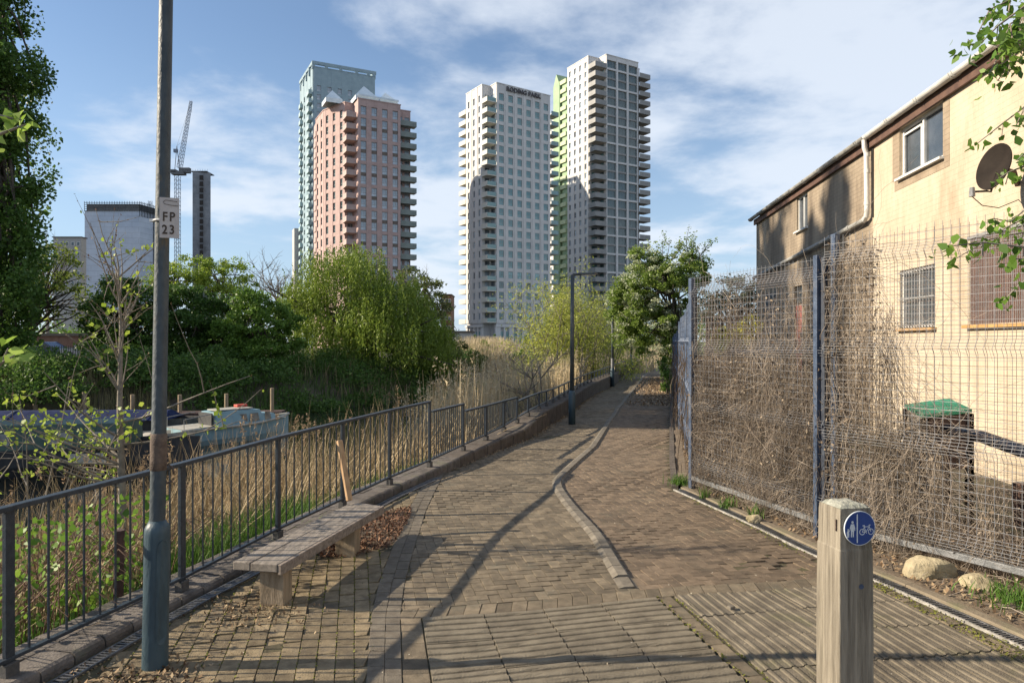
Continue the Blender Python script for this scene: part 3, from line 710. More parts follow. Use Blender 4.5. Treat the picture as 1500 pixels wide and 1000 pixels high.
# older lower fence running on along the path
f2 = thing('mesh_fence', (2.0, 7.6, 0), 'older dark mesh fence continuing along the far right edge of the path', 'fence')
pts = [(1.99,7.5,2.12),(2.56,10.0,2.02),(3.03,12.3,1.93),(3.60,14.8,1.80),(4.50,19.0,1.70)]
for (a, b) in zip(pts[:-1], pts[1:]):
    mesh_panel(f2, a[:2], b[:2], .1, a[2], MATS['fence_post'], vs=.07, hs=.08, bends=(.4,1.0,1.6), r=.0035)
for a in pts: fpost(f2, a[0], a[1], a[2]+.03)
# ------------------------------------------------------------------ dry climbers on the fence
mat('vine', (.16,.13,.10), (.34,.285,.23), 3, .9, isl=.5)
mat('vine_dark', (.07,.05,.037), (.16,.12,.085), 3, .9, isl=.35)  # darker vine copy; on the rear stems it paints in the shade
DEAD = []
def vines(name, A, B, n, z_top, z_bot, dens, m, spread=.10, off=.05, seg=11, r=(.0008,.0023), curl=.05, twig=True, parent=None):
    """dens(s, z) -> keep probability"""
    A = np.array(A[:2]); B = np.array(B[:2]); d = B-A; Lh = np.linalg.norm(d); d = d/Lh; nn = np.array((-d[1], d[0]))
    if nn[0] < 0: nn = -nn           # away from the path
    mb = MB(); zs_ = random.random()*50
    for k in range(n//450):       # woody main stems
        s = random.random(); sx = s*Lh; z = z_bot; pts = []; o = off+random.gauss(0, spread*.4); zt_ = z_top*random.uniform(.5, 1)
        while z < zt_ and 0 < sx < Lh and dens(sx/Lh, z) > .2:
            pts.append((A[0]+d[0]*sx+nn[0]*o, A[1]+d[1]*sx+nn[1]*o, z)); z += .09; sx += random.gauss(0, .025); o += random.gauss(0, .01)
        if len(pts) > 3: r0 = random.uniform(.003, .006); mb.tube(pts, [r0*(1-.6*i/len(pts)) for i in range(len(pts))], 5, cap=False)
    for k in range(n):
        s = random.random(); z = random.uniform(z_bot, z_top)
        if random.random() > dens(s, z)*min(1, max(.12, .62+1.9*noise.noise(Vector((s*Lh*4.6, z*.55, zs_))))): continue
        L_ = random.uniform(.3, 1.4); horiz = random.random() < .10
        ang = random.gauss(-math.pi/2, .30) if not horiz else random.uniform(-math.pi, math.pi)
        st_ = L_/seg; pts = []; sx = s*Lh; o = off+random.gauss(0, spread*.5)
        for i in range(seg):
            pts.append((A[0]+d[0]*sx+nn[0]*o, A[1]+d[1]*sx+nn[1]*o, z))
            sx += math.cos(ang)*st_; z += math.sin(ang)*st_; ang += random.gauss(0, .24) if random.random() < .88 else random.gauss(0, .8)
            ang += (-.12 if math.cos(ang) < 0 else .12)*0+(-math.pi/2-ang)*.06*(0 if horiz else 1); o += random.gauss(0, .012)
            if z < .02: break
            if sx < 0 or sx > Lh: break
        if len(pts) < 3: continue
        rr = random.uniform(*r); mb.tube(pts, [rr*(1-.6*i/len(pts)) for i in range(len(pts))], 3, cap=False)
    DEAD.append((A, d, nn, Lh, off, z_top, z_bot, dens, n))
    return tag(mb.build(name, m, parent), kind='stuff')
g1 = lambda s, z: 1 if z < 1.45 else (.22 if z < 2.0 else .08)
v1 = vines('dry_vines', FA, FB, 11500, 2.2, .1, g1, MATS['vine'])
tag(v1, 'tangle of dry pale climber stems covering the left fence panel', 'climbing plant')
v1b = vines('dry_vines_shade_tinted', FA, FB, 4500, 1.5, .05, lambda s, z: 1, MATS['vine_dark'], off=.16, spread=.2)  # rear layer: the shade behind the panel is put into the stem colour
tag(v1b, 'dead stems behind the left fence panel, shade put in their darker colour', 'climbing plant')
def g2(s, z):
    c = 1 if s < .26 else (.55 if s < .36 and z < 1.9 else 0)
    lim = 1.15-.9*max(0, s-.3)
    if z < lim: c = max(c, .75 if s < .6 else .22)
    return c*(1 if z < 2.3 else .4)
v2 = vines('dry_vines', FB, FC, 13000, 2.42, .08, g2, MATS['vine'])
tag(v2, 'dry brown climber hanging over the fence panel right of the double post', 'climbing plant')
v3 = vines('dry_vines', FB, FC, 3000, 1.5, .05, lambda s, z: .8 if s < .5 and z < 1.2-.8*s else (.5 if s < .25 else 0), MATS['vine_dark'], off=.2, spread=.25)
tag(v3, 'dead stems in the gap behind the right fence panel, coloured dark for shade', 'climbing plant')
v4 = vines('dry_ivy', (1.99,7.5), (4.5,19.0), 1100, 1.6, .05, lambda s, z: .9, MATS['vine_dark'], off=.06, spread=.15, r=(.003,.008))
tag(v4, 'dark dead ivy on the older far fence', 'climbing plant')

C_ = []
for (A, d, nn, Lh, off, zt_, zb_, dens, n) in DEAD[:4]:
    for k in range(n//2):
        s_ = random.random(); z = random.uniform(zb_, zt_)
        if random.random() < dens(s_, z)*min(1, max(.05, .5+2.2*noise.noise(Vector((s_*Lh*4, z*2, n))))): o = off+random.gauss(0, .06); C_.append((A[0]+d[0]*s_*Lh+nn[0]*o, A[1]+d[1]*s_*Lh+nn[1]*o, z))
tag(leaves('dead_leaves', C_, .028, leafmat('dead_leaf', [(.14,.10,.07),(.26,.20,.14),(.36,.30,.23),(.10,.07,.05)], .9, .1), wid=.6, near=True), 'shrivelled dead leaves caught among the dry climbers on the fence', 'dead leaves', kind='stuff')
# ------------------------------------------------------------------ house on the right
HX0, HK = 5.0, .101
hr = math.atan2(1, HK)                       # local x of the house runs away along its front
house = thing('house', (HX0+HK*4, 4, 0), 'long cream painted two storey brick house behind the mesh fence', 'house', rz=hr)
ku = math.sqrt(1+HK*HK)
def hs(px): Y = HX0/((px-750)/1000-HK); return (Y-4)*ku, Y      # photo column -> distance along the front, depth
def hzz(px, py): s, Y = hs(px); return 1.6-(py-500)/1000*Y
mat('paint_cream', (.42,.345,.25), (.52,.44,.335), 1.8, .85, .5, 22, brick=(.225,.075,.006,.95,.975), c3=(.34,.265,.185), detail=10, stretch=(1.5,1.5,.45))
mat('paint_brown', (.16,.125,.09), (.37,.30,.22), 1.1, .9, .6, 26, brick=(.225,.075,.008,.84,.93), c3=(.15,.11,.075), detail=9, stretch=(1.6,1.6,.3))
mat('paint_stain', (.25,.19,.135), (.34,.275,.20), 3, .9, .6, 40, brick=(.225,.075,.007,.85,.95))
mat('win_white', (.55,.55,.53), (.68,.68,.66), 10, .45, .1)
mat('glass', (.03,.04,.05), (.07,.08,.095), 2, .06, spec=.9)
mat('curtain', (.17,.16,.16), (.30,.29,.28), 6, .8, stretch=(12,12,1))
mat('bars', (.18,.18,.18), (.30,.29,.28), 20, .6)
mat('rust_board', (.10,.042,.028), (.19,.085,.055), 4, .7, .3, 20, c3=(.16,.13,.12))
mat('sill_ochre', (.35,.19,.06), (.45,.28,.11), 10, .8)
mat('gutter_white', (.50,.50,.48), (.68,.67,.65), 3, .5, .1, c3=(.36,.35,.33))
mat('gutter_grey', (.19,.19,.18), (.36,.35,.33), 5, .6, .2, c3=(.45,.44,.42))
mat('fascia', (.075,.04,.03), (.125,.07,.05), 6, .7, .3)
mat('roof_tile', (.055,.047,.042), (.115,.10,.085), 8, .9, .5, isl=.2)
mat('door_red', (.20,.07,.06), (.28,.11,.095), 5, .6, .2)
mat('dark_in', (.02,.018,.018), None, 5, .9)
def wall_holes(root, s0, s1, z0, z1, holes, m, name='wall', th=.3, rev=.11, y0=0):
    sx = sorted(set([s0, s1]+[h[0] for h in holes]+[h[1] for h in holes])); sz = sorted(set([z0, z1]+[h[2] for h in holes]+[h[3] for h in holes]))
    mb = MB()
    for a, b in zip(sx[:-1], sx[1:]):
        for c, d in zip(sz[:-1], sz[1:]):
            if any(h[0] <= (a+b)/2 <= h[1] and h[2] <= (c+d)/2 <= h[3] for h in holes): continue
            mb.add([(a,y0,c),(b,y0,c),(b,y0,d),(a,y0,d)], [(0,3,2,1)] if False else [(0,1,2,3)])
    for (a, b, c, d) in holes:
        r_ = y0-rev
        mb.add([(a,y0,c),(b,y0,c),(b,y0,d),(a,y0,d),(a,r_,c),(b,r_,c),(b,r_,d),(a,r_,d)], [(0,4,5,1),(1,5,6,2),(2,6,7,3),(3,7,4,0),(4,7,6,5)])
    return mb.build(name, m, root, local=True)
# local frame: x along the front (away from the camera), y = +: towards the path (left), z up
HS0, HS1 = -3.0, hs(1108)[0]; SB = hs(1279)[0]; HT = 5.02
def hole(px0, px1, zb, zt): a, b = hs(px1)[0], hs(px0)[0]; return (a, b, zb, zt)
W1 = hole(1318,1381.6,4.15,4.93); W3 = hole(1318,1370,1.80,2.70); W4 = hole(1421,1540,1.82,2.95)
W2 = hole(1167,1183,4.13,4.92); W5 = hole(1119,1139,1.78,2.88); W6 = hole(1190,1209,1.80,2.72); DR = hole(1163,1175,.75,2.88)
wall_holes(house, HS0, SB, -.2, HT, [W1, W3, W4], MATS['paint_cream'], 'front_wall')
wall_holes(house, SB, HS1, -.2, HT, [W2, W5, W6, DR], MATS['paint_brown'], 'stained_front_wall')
body = MB().add([(HS0,-.12,-.2),(HS1,-.12,-.2),(HS1,-.12,HT),(HS0,-.12,HT),(HS0,-6,-.2),(HS1,-6,-.2),(HS1,-6,HT),(HS0,-6,HT)], [(5,4,7,6)])
body.add([(HS1,0,-.2),(HS1,-6,-.2),(HS1,-6,HT),(HS1,-3,HT+1.3),(HS1,0,HT)], [(0,1,2,3,4)]); body.add([(HS0,0,-.2),(HS0,-6,-.2),(HS0,-6,HT),(HS0,-3,HT+1.3),(HS0,0,HT)], [(4,3,2,1,0)])
body.build('end_wall', MATS['paint_brown'], house, local=True)
# roof: pantile slopes with ribs
rf = MB(); n = int((HS1-HS0+.3)/.11)
for side in (0, 1):
    for k in range(n+1):
        x = HS0-.1+k*.11
        for j in range(8):
            t0, t1 = j/8, (j+1)/8+.02
            y_a, y_b = (.10-3.1*t0, .10-3.1*t1) if side == 0 else (-6.1+3.1*t0, -6.1+3.1*t1)
            za, zb = HT+.09+1.3*t0+.02, HT+.09+1.3*t1
            rf.add([(x-.055,y_a,za),(x-.02,y_a,za+.045),(x+.02,y_a,za+.045),(x+.055,y_a,za),(x-.055,y_b,zb),(x-.02,y_b,zb+.045),(x+.02,y_b,zb+.045),(x+.055,y_b,zb)],
                   [(0,1,5,4),(1,2,6,5),(2,3,7,6),(0,3,2,1),(3,0,4,7)])
rf.build('roof', MATS['roof_tile'], house, local=True)
MB().box(((HS0+HS1)/2, .045, HT-.03), (HS1-HS0+.1, .04, .15)).build('fascia', MATS['fascia'], house, local=True)
def gutter(a, b, m):
    gt = MB(); n = 10; R_ = .062
    for x in (a, b):
        for k in range(n+1):
            t = math.pi*k/n; gt.v.append((x, .135+R_*math.cos(t), HT+.085-R_*math.sin(t)))
        for k in range(n, -1, -1):
            t = math.pi*k/n; gt.v.append((x, .135+(R_-.008)*math.cos(t), HT+.087-(R_-.008)*math.sin(t)))
    L_ = 2*n+2; gt.f = [(k, (k+1) % L_, L_+(k+1) % L_, L_+k) for k in range(L_)]+[tuple(range(L_))[::-1], tuple(range(L_, 2*L_))]
    x = a+.3
    while x < b:
        gt.tube([(x-.035, .135+.068*math.cos(t), HT+.085-.068*math.sin(t)) for t in np.linspace(0, math.pi, 9)], .008, 5)
        gt.tube([(x+.035, .135+.068*math.cos(t), HT+.085-.068*math.sin(t)) for t in np.linspace(0, math.pi, 9)], .008, 5); x += .95
    return gt.build('gutter', m, house, local=True)
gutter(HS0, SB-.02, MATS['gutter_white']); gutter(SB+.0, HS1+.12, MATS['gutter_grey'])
sD = hs(1278)[0]; zE = 3.72
dpp = MB(); dpp.tube([(sD,.135,HT+.04),(sD,.13,HT-.1),(sD,.10,HT-.2),(sD,.09,zE+.14),(sD+.03,.09,zE+.03),(sD+.14,.09,zE-.02)], .042, 12)
for z in (HT-.22, HT-.5, zE+.25): dpp.tube([(sD,.09,z-.03),(sD,.09,z+.03)], .05, 12)
dpp.build('downpipe', MATS['gutter_white'], house, local=True, smooth=False)
pp = MB(); s2 = HS1-.05; a = Vector((sD+.12,.09,zE-.02)); b = Vector((s2,.09,3.40)); pp.tube([a, b], .045, 12)
for t in (.08,.2,.42,.65,.85): q = a.lerp(b, t); q2 = a.lerp(b, t+.012); pp.tube([q, q2], .056, 12)
pp.build('waste_pipe', MATS['gutter_grey'], house, local=True)
MB().box((SB-.02, .012, (HT+zE)/2), (.03, .02, HT-zE)).build('cable', MATS['dark_in'], house, local=True)
# stain round the upper window: a rendered patch standing 3 mm proud
def patch(h, g, m, y=.004):
    a, b, c, d = h
    mb = MB()
    for (p, q, r_, s_) in ((a-g, b+g, c-g, c-.0), (a-g, b+g, d+.0, d+.06), (a-g, a, c, d), (b, b+g*1.4, c, d)): mb.box(((p+q)/2, y/2, (r_+s_)/2), (q-p, y, s_-r_))
    return mb.build('render_patch', m, house, local=True)
patch(W1, .17, MATS['paint_stain'])
def window(h, kind, sashes=2):
    a, b, c, d = h; y = -.07; fr_ = MB(); t = .045
    fr_.box(((a+b)/2, y, c+t/2), (b-a, .05, t)); fr_.box(((a+b)/2, y, d-t/2), (b-a, .05, t)); fr_.box((a+t/2, y, (c+d)/2), (t, .05, d-c-2*t)); fr_.box((b-t/2, y, (c+d)/2), (t, .05, d-c-2*t))
    for k in range(1, sashes): x = a+(b-a)*k/sashes; fr_.box((x, y, (c+d)/2), (t*1.1, .05, d-c-2*t))
    if kind == 'open': x0 = a+(b-a)/2; x1 = b; fr_.box(((x0+x1)/2, y+.02, d-.12), (x1-x0-.06, .03, .03)); fr_.box((x0+.04, y+.02, (c+d)/2-.04), (.03, .03, d-c-.2)); fr_.box((x1-.06, y+.02, (c+d)/2-.04), (.03, .03, d-c-.2))
    f = fr_.build('window', MATS['win_white'], house, local=True)
    MB().box(((a+b)/2, y-.012, (c+d)/2), (b-a-.06, .008, d-c-.06)).build('pane', MATS['glass'], f, local=True)
    MB().box(((a+b)/2, y-.025, (c+d)/2-.05), ((b-a)*.8, .01, (d-c)*.8)).build('curtain', MATS['curtain'], f, local=True)
    MB().box(((a+b)/2, .02, c-.02), (b-a+.08, .10, .035)).build('sill', MATS['sill_ochre'] if kind == 'barred' else MATS['win_white'], f, local=True)
    if kind == 'barred':
        bb = MB(); x = a+.06
        while x < b-.03: bb.box((x, .01, (c+d)/2), (.014, .014, d-c)); x += .085
        for z in (c+.04, (c+d)/2, d-.04): bb.box(((a+b)/2, .02, z), (b-a, .010, .02))
        bb.build('bars', MATS['bars'], f, local=True)
window(W1, 'open'); window(W2, 'plain'); window(W3, 'barred'); window(W5, 'barred'); window(W6, 'barred', 1)
a, b, c, d = W4; bd = MB().box(((a+b)/2, -.02, (c+d)/2), (b-a, .03, d-c)).build('boarded_window', MATS['rust_board'], house, local=True); bd['label'] = 'rusty boarded window behind a steel grille'
bb = MB(); x = a+.03
while x < b: bb.box((x, .005, (c+d)/2), (.006, .006, d-c)); x += .035
bb.box(((a+b)/2, .012, d-.02), (b-a+.06, .02, .04)); bb.build('grille', MATS['bars'], bd, local=True)
MB().box(((a+b)/2, .03, c-.03), (b-a+.12, .09, .04)).build('sill', MATS['sill_ochre'], bd, local=True)
a, b, c, d = DR; dd = MB().box(((a+b)/2, -.06, (c+d-.45)/2), (b-a-.06, .05, d-c-.45)).build('door', MATS['door_red'], house, local=True)
MB().box((a+.12, -.02, 1.75), (.04, .05, .10)).build('handle', MATS['galv'], dd, local=True)
MB().box(((a+b)/2, -.07, d-.2), (b-a-.06, .02, .38)).build('fanlight', MATS['glass'], dd, local=True)
st = MB()
for k in range(4): st.box(((a+b)/2, .18+.26*k, .28-.09*k), (1.3, .28, .9-.18*k))
st.build('door_step', MATS['wall_stone'], house, local=True)
# satellite dish
mat('dish', (.016,.012,.010), (.026,.020,.016), 5, .8, spec=.15)
dc = P(1461, 246, 7.55); dish = thing('satellite_dish', dc, 'dark brown oval satellite dish on the upper wall of the cream house', 'satellite dish')
dq = Vector((-.93, -.16, .22)).normalized(); uu = dq.cross(Vector((0,0,1))).normalized(); vv_ = uu.cross(dq)
m_ = MB(); nr_, na = 7, 36
for side, o in ((0, 0), (1, -.012)):
    for i in range(nr_+1):
        r_ = .262*i/nr_
        for k in range(na):
            t = 2*math.pi*k/na; q = dc+uu*(r_*.84*math.cos(t))+vv_*(r_*math.sin(t))+dq*(.055*(i/nr_)**2+o); m_.v.append(tuple(q))
K = (nr_+1)*na
for i in range(nr_):
    for k in range(na):
        a_, b_ = i*na+k, i*na+(k+1) % na; m_.f.append((a_, b_, b_+na, a_+na)); m_.f.append((K+a_+na, K+b_+na, K+b_, K+a_))
for k in range(na): a_, b_ = nr_*na+k, nr_*na+(k+1) % na; m_.f.append((a_, b_, K+b_, K+a_))
m_.build('reflector', MATS['dish'], dish, smooth=False)
lo = dc-vv_*.25+dq*.02; lnb = P(1424, 281, 7.2)
MB().tube([dc-vv_*.05, lo-vv_*.03, lo-vv_*.035+dq*.05, lnb], .011, 8).build('arm', MATS['dish'], dish, smooth=True)
MB().tube([lnb-Vector((0,0,.05)), lnb+Vector((0,0,.045))], [.03, .024], 10).build('receiver', MATS['galv'], dish)
MB().tube([dc-dq*.02, dc-dq*.1+Vector((.1,0,-.02)), Vector((HX0+HK*7.85+.02, 7.85, dc.z-.12))], .028, 10).build('bracket', MATS['fascia'], dish, smooth=True)
MB().tube([lnb+Vector((0,0,-.05)), lnb+Vector((.12,.02,-.14)), lnb+Vector((.35,.1,-.15)), Vector((HX0+HK*7.8, 7.8, dc.z-.30))], .005, 5).build('cable', MATS['dish'], dish)

# ------------------------------------------------------------------ things in the yard behind the fence
mat('green_felt', (.015,.22,.12), (.03,.34,.20), 5, .7, .3)
mat('old_plywood', (.30,.27,.22), (.48,.44,.37), 4, .85, .3)
mat('dark_timber', (.035,.022,.02), (.09,.05,.045), 7, .85, .4)
mat('corrugated', (.16,.15,.15), (.32,.30,.29), 8, .5, .3, metal=.4, c3=(.20,.09,.06))
mat('black_pipe', (.02,.025,.04), (.06,.065,.085), 9, .35)
mat('rubble', (.22,.18,.11), (.40,.34,.22), 9, .9, .9, 40, c3=(.17,.15,.07))
hut = thing('hutch', P(1372, 700, 5.9), 'small pale timber hutch with a green felt roof behind the right fence panel', 'hutch')
Yh = 5.9
A, B, C, D = P(1325,592,6.3), P(1390,583,6.5), P(1424,599,5.95), P(1352,607,5.75)
MB().add([A,B,C,D]+[v-Vector((0,0,.03)) for v in (A,B,C,D)], [(0,1,2,3),(7,6,5,4),(0,4,5,1),(1,5,6,2),(2,6,7,3),(3,7,4,0)]).build('roof', MATS['green_felt'], hut)
z0 = 0.0
for (p, q) in ((A,B),(B,C),(C,D),(D,A)):
    pp_ = p.lerp((A+C)/2, .08)-Vector((0,0,.04)); qq = q.lerp((A+C)/2, .08)-Vector((0,0,.04))
    for r_ in (pp_, qq): MB().bar(r_, Vector((r_.x, r_.y, z0)), .05, .05).build('corner_post', MATS['dark_timber'], hut)
    zb = 1.6-.15*5.9 if p is not C else 1.6-.1*5.9
    m_ = MB().add([pp_, qq, Vector((qq.x,qq.y,.50)), Vector((pp_.x,pp_.y,.50))], [(0,1,2,3)]); m_.build('side_panel', MATS['old_plywood'] if p in (D, A) else MATS['dark_timber'], hut)  # dark front panels stand for the open hutch's unlit inside, shade as colour
cpn = MB(); a = P(1318,690,5.5); b = P(1362,735,5.2)
for k in range(40):
    t = k/39; x0 = a.lerp(Vector((b.x,b.y,a.z)), t); o = .012*math.sin(k*1.3); cpn.v += [(x0.x, x0.y+o, a.z), (x0.x+.02, x0.y+o+.02, b.z-.05)]
cpn.f = [(2*k, 2*k+1, 2*k+3, 2*k+2) for k in range(39)]
tag(cpn.build('corrugated_sheet', MATS['corrugated']), 'rusty grey corrugated sheet leaning below the green roofed hutch', 'metal sheet')
pi = MB().tube([P(1385,628,5.9), P(1440,640,5.45), P(1520,668,5.0)], .05, 14)
tag(pi.build('drain_pipe', MATS['black_pipe'], smooth=False), 'thick dark blue black pipe lying across beside the hutch', 'pipe')
bx = MB().box(P(1515,745,4.9), (.12,.25,.34), .2)
bxo = bx.build('red_timber', MATS['fascia'], bevel=.005); tag(bxo, 'dark red painted timber end at the right edge behind the fence', 'timber')
ws = thing('potting_table', (6.1, 14, 0), 'grey blue table top stacked with boxes behind the left fence panel', 'table')
MB().box((5.4, 13.5, 1.40), (1.7, 1.2, .06), .1).build('table_top', mat('slate_blue', (.16,.18,.22), (.26,.28,.33), 5, .7), ws)
for x in (4.65, 6.15):
    for y in (13.0, 14.0): MB().box((x, y, .69), (.07,.07,1.36)).build('leg', MATS['dark_timber'], ws)
bf = thing('board_fence', (6.0, 21.5, 0), 'dark weathered vertical board fence beyond the yard', 'fence')
x = 6.2; k = 0; b_ = MB()
while x < 8.2:
    b_.box((x, 21.6+random.uniform(-.02,.02), 1.15+random.uniform(-.08,.04)), (.13, .025, 2.5)); x += .155
b_.build('boards', MATS['dark_timber'], bf); MB().box((7.2, 21.65, 1.9), (2.0,.05,.09)).build('rail', MATS['dark_timber'], bf)
def rock(c, d, seed, lab):
    r_ = random.Random(seed); m_ = MB(); nu, nv = 44, 26
    pl_ = [(Vector((r_.gauss(0,1), r_.gauss(0,1), r_.gauss(0,.8))).normalized(), r_.uniform(.62,.85)) for _ in range(13)]
    for j in range(nv+1):
        for i in range(nu):
            t = 2*math.pi*i/nu; f = math.pi*j/nv; v = Vector((math.cos(t)*math.sin(f), math.sin(t)*math.sin(f), math.cos(f)))
            k = 1.05
            for n_, q in pl_:
                dd = v.dot(n_)
                if dd > .01: k = min(k, q/dd)
            k += .05*noise.fractal(v*2.3+Vector((seed*5,0,0)), 1, 2, 5)+.02*noise.noise(v*9)
            m_.v.append((c[0]+v.x*k*d[0]/1.5, c[1]+v.y*k*d[1]/1.5, c[2]+v.z*k*d[2]/1.5))
    m_.f = [(j*nu+i, j*nu+(i+1) % nu, (j+1)*nu+(i+1) % nu, (j+1)*nu+i) for j in range(nv) for i in range(nu)]
    return tag(m_.build('rock', MATS['rubble'], smooth=False), lab, 'rock')
rock((2.84,4.62,.035), (.27,.20,.17), 1, 'largest pale yellow broken rock under the mesh fence')
rock((3.00,4.40,.02), (.17,.15,.12), 2, 'smaller buff rock half buried right of the largest rock')
rock((2.13,6.0,.04), (.10,.09,.07), 3, 'fist sized pale stone in the soil left of the bollard')

# soil, litter
mat('soil', (.075,.055,.038), (.17,.13,.09), 14, 1, .9, 50, c3=(.20,.165,.115))
sm = MB(); ysl = np.arange(-2, 22, .3)
for y in ysl:
    xl = itp(y, RIGHTX)+.165 if y < 7.4 else itp(y, RIGHTX)+.06
    for t in range(9):
        x = xl+t*(.22 if y < 7.4 else .12); sm.v.append((x, y, .012+random.uniform(0, .03)+(0 if t else -.02)))
sm.f = [(j*9+i, j*9+i+1, (j+1)*9+i+1, (j+1)*9+i) for j in range(len(ysl)-1) for i in range(8)]
tag(sm.build('soil_strip', MATS['soil'], smooth=True), kind='structure')
bd_ = MB(); c = Vector((sum(p[0] for p in BED)/len(BED), sum(p[1] for p in BED)/len(BED)))
for k in range(3):
    for p in BED: q = c.lerp(Vector(p), (1, .6, .1)[k]); bd_.v.append((q.x, q.y, gz(q.x, q.y)+(-.008, .006, .012)[k]))
nB = len(BED); bd_.f = [(k*nB+i, k*nB+(i+1) % nB, (k+1)*nB+(i+1) % nB, (k+1)*nB+i) for k in range(2) for i in range(nB)]+[tuple(range(2*nB, 3*nB))]
tag(bd_.build('planting_bed', MATS['soil'], smooth=True), kind='structure')
def litter(name, n, samp, size, m, zf=.008, label=None, cat='leaf litter', wid=.5):
    C_ = []
    while len(C_) < n:
        p = samp()
        if p: C_.append((p[0], p[1], gz(p[0], p[1])+zf+random.uniform(0, .012)))
    o = leaves(name, C_, size, m, wid=wid, flat=.75, near=True)
    return tag(o, label, cat, kind='stuff')
lit = leafmat('litter_brown', [(.10,.06,.035),(.24,.16,.09),(.35,.27,.17),(.16,.10,.06)], .85, 0)
chips = leafmat('bark_chips', [(.06,.03,.02),(.17,.085,.05),(.24,.14,.085),(.10,.055,.035)], .85, 0)
def s_bed():
    x, y = random.uniform(-1.8,-.6), random.uniform(4.8,6.8)
    return (x, y) if inpoly(x, y, BED) else None
litter('bark_mulch', 2600, s_bed, .035, chips, .012, 'brown bark chip mulch in the bed behind the bench', 'mulch', .4)
def gauss_s(cx, cy, sx, sy): return lambda: (random.gauss(cx, sx), random.gauss(cy, sy))
litter('leaf_litter', 420, gauss_s(-1.55, 4.02, .17, .16), .022, lit, .004, 'dry brown litter on the bricks around the near bench leg')
litter('leaf_litter', 420, gauss_s(-1.78, 3.22, .16, .10), .03, lit, .004, 'dry brown litter round the foot of the near lamp post')
def s_soil():
    y = random.uniform(2.5, 21)**1; y = 2.5+18*random.random()**1.8
    x = itp(y, RIGHTX)+.2+random.random()*(1.6 if y < 7.4 else .5); return (x, y)
litter('leaf_litter', 15000, s_soil, .032, lit, .03, 'dead leaves and twig scraps on the soil under the mesh fence')
def s_path():
    y = 2.6+random.random()**1.5*12; x = random.uniform(itp(y, WALLX)+.1, itp(y, RIGHTX)); return (x, y)
litter('path_specks', 1500, s_path, .009, leafmat('specks', [(.40,.36,.28),(.30,.25,.18),(.16,.12,.08),(.5,.47,.4)], .9, 0), .004, 'tiny pale scraps and lichen flecks scattered over the paving', 'debris', .7)
def s_far():
    y = random.uniform(17, 30); t = random.random(); x = itp(y, DIVX)*(1-t)+itp(y, RIGHTX)*t; return (x, y) if t > .35 or random.random() < .3 else None
litter('leaf_litter', 2600, s_far, .07, lit, .006, 'brown fallen leaves on the far cycle side under the trees')
def s_wall():
    y = random.uniform(8.5, 22); return (itp(y, WALLX)+abs(random.gauss(0, .06)), y)
litter('leaf_litter', 900, s_wall, .03, lit, .004, 'dry leaves gathered along the foot of the low stone wall')
tw = MB()
for k in range(150):
    y = 2.8+random.random()*5; x = itp(y, RIGHTX)+.25+random.random()*.9; a = random.random()*6.28; l = random.uniform(.05,.25)
    tw.tube([(x,y,.05),(x+math.cos(a)*l*.5,y+math.sin(a)*l*.5,.06+random.random()*.03),(x+math.cos(a+.3)*l,y+math.sin(a+.3)*l,.05)], .002, 3, cap=False)
tag(tw.build('fallen_twigs', MATS['vine']), 'thin pale fallen twigs on the soil by the fence', 'twigs', kind='stuff')
def s_moss():
    if random.random() < .5: v = random.uniform(2.2, VT+.2); u = 3.19+random.gauss(0, .035)
    elif random.random() < .5: v = random.uniform(2.2, VT); u = random.choice((1.70, 1.80))+random.gauss(0, .012)
    else: y = random.uniform(3, 7); return (itp(y, RIGHTX)-abs(random.gauss(0, .05)), y)
    return W(u, v)
litter('moss', 1600, s_moss, .012, leafmat('moss_leaf', [(.09,.10,.015),(.16,.17,.03),(.12,.12,.02)], .9, 0), .0, 'yellow green moss in the joints along the right hand slab edge', 'moss', .9)
def s_moss2():
    y = random.uniform(2.9, 6.4); x = random.uniform(itp(y, WALLX)+.15, hb(y)-.09); i = round((x*math.cos(R(13))+y*math.sin(R(13)))/.092); 
    ux_ = (math.cos(R(13)), math.sin(R(13))); uy_ = (-math.sin(R(13)), math.cos(R(13))); q = x*uy_[0]+y*uy_[1]; return (ux_[0]*i*.092+uy_[0]*q+random.gauss(0,.003), ux_[1]*i*.092+uy_[1]*q)
litter('moss', 1700, s_moss2, .010, MATS['moss_leaf'], -.002, 'thin moss lines in the joints of the buff bricks around the bench', 'moss', .9)
stn = MB().box((1.30, 4.05, gz(1.3,4.05)+.018), (.04,.03,.02), .5); tag(stn.build('pebble', MATS['divider_stone'], bevel=.005), 'single pale pebble lying on the ribbed slabs', 'pebble')

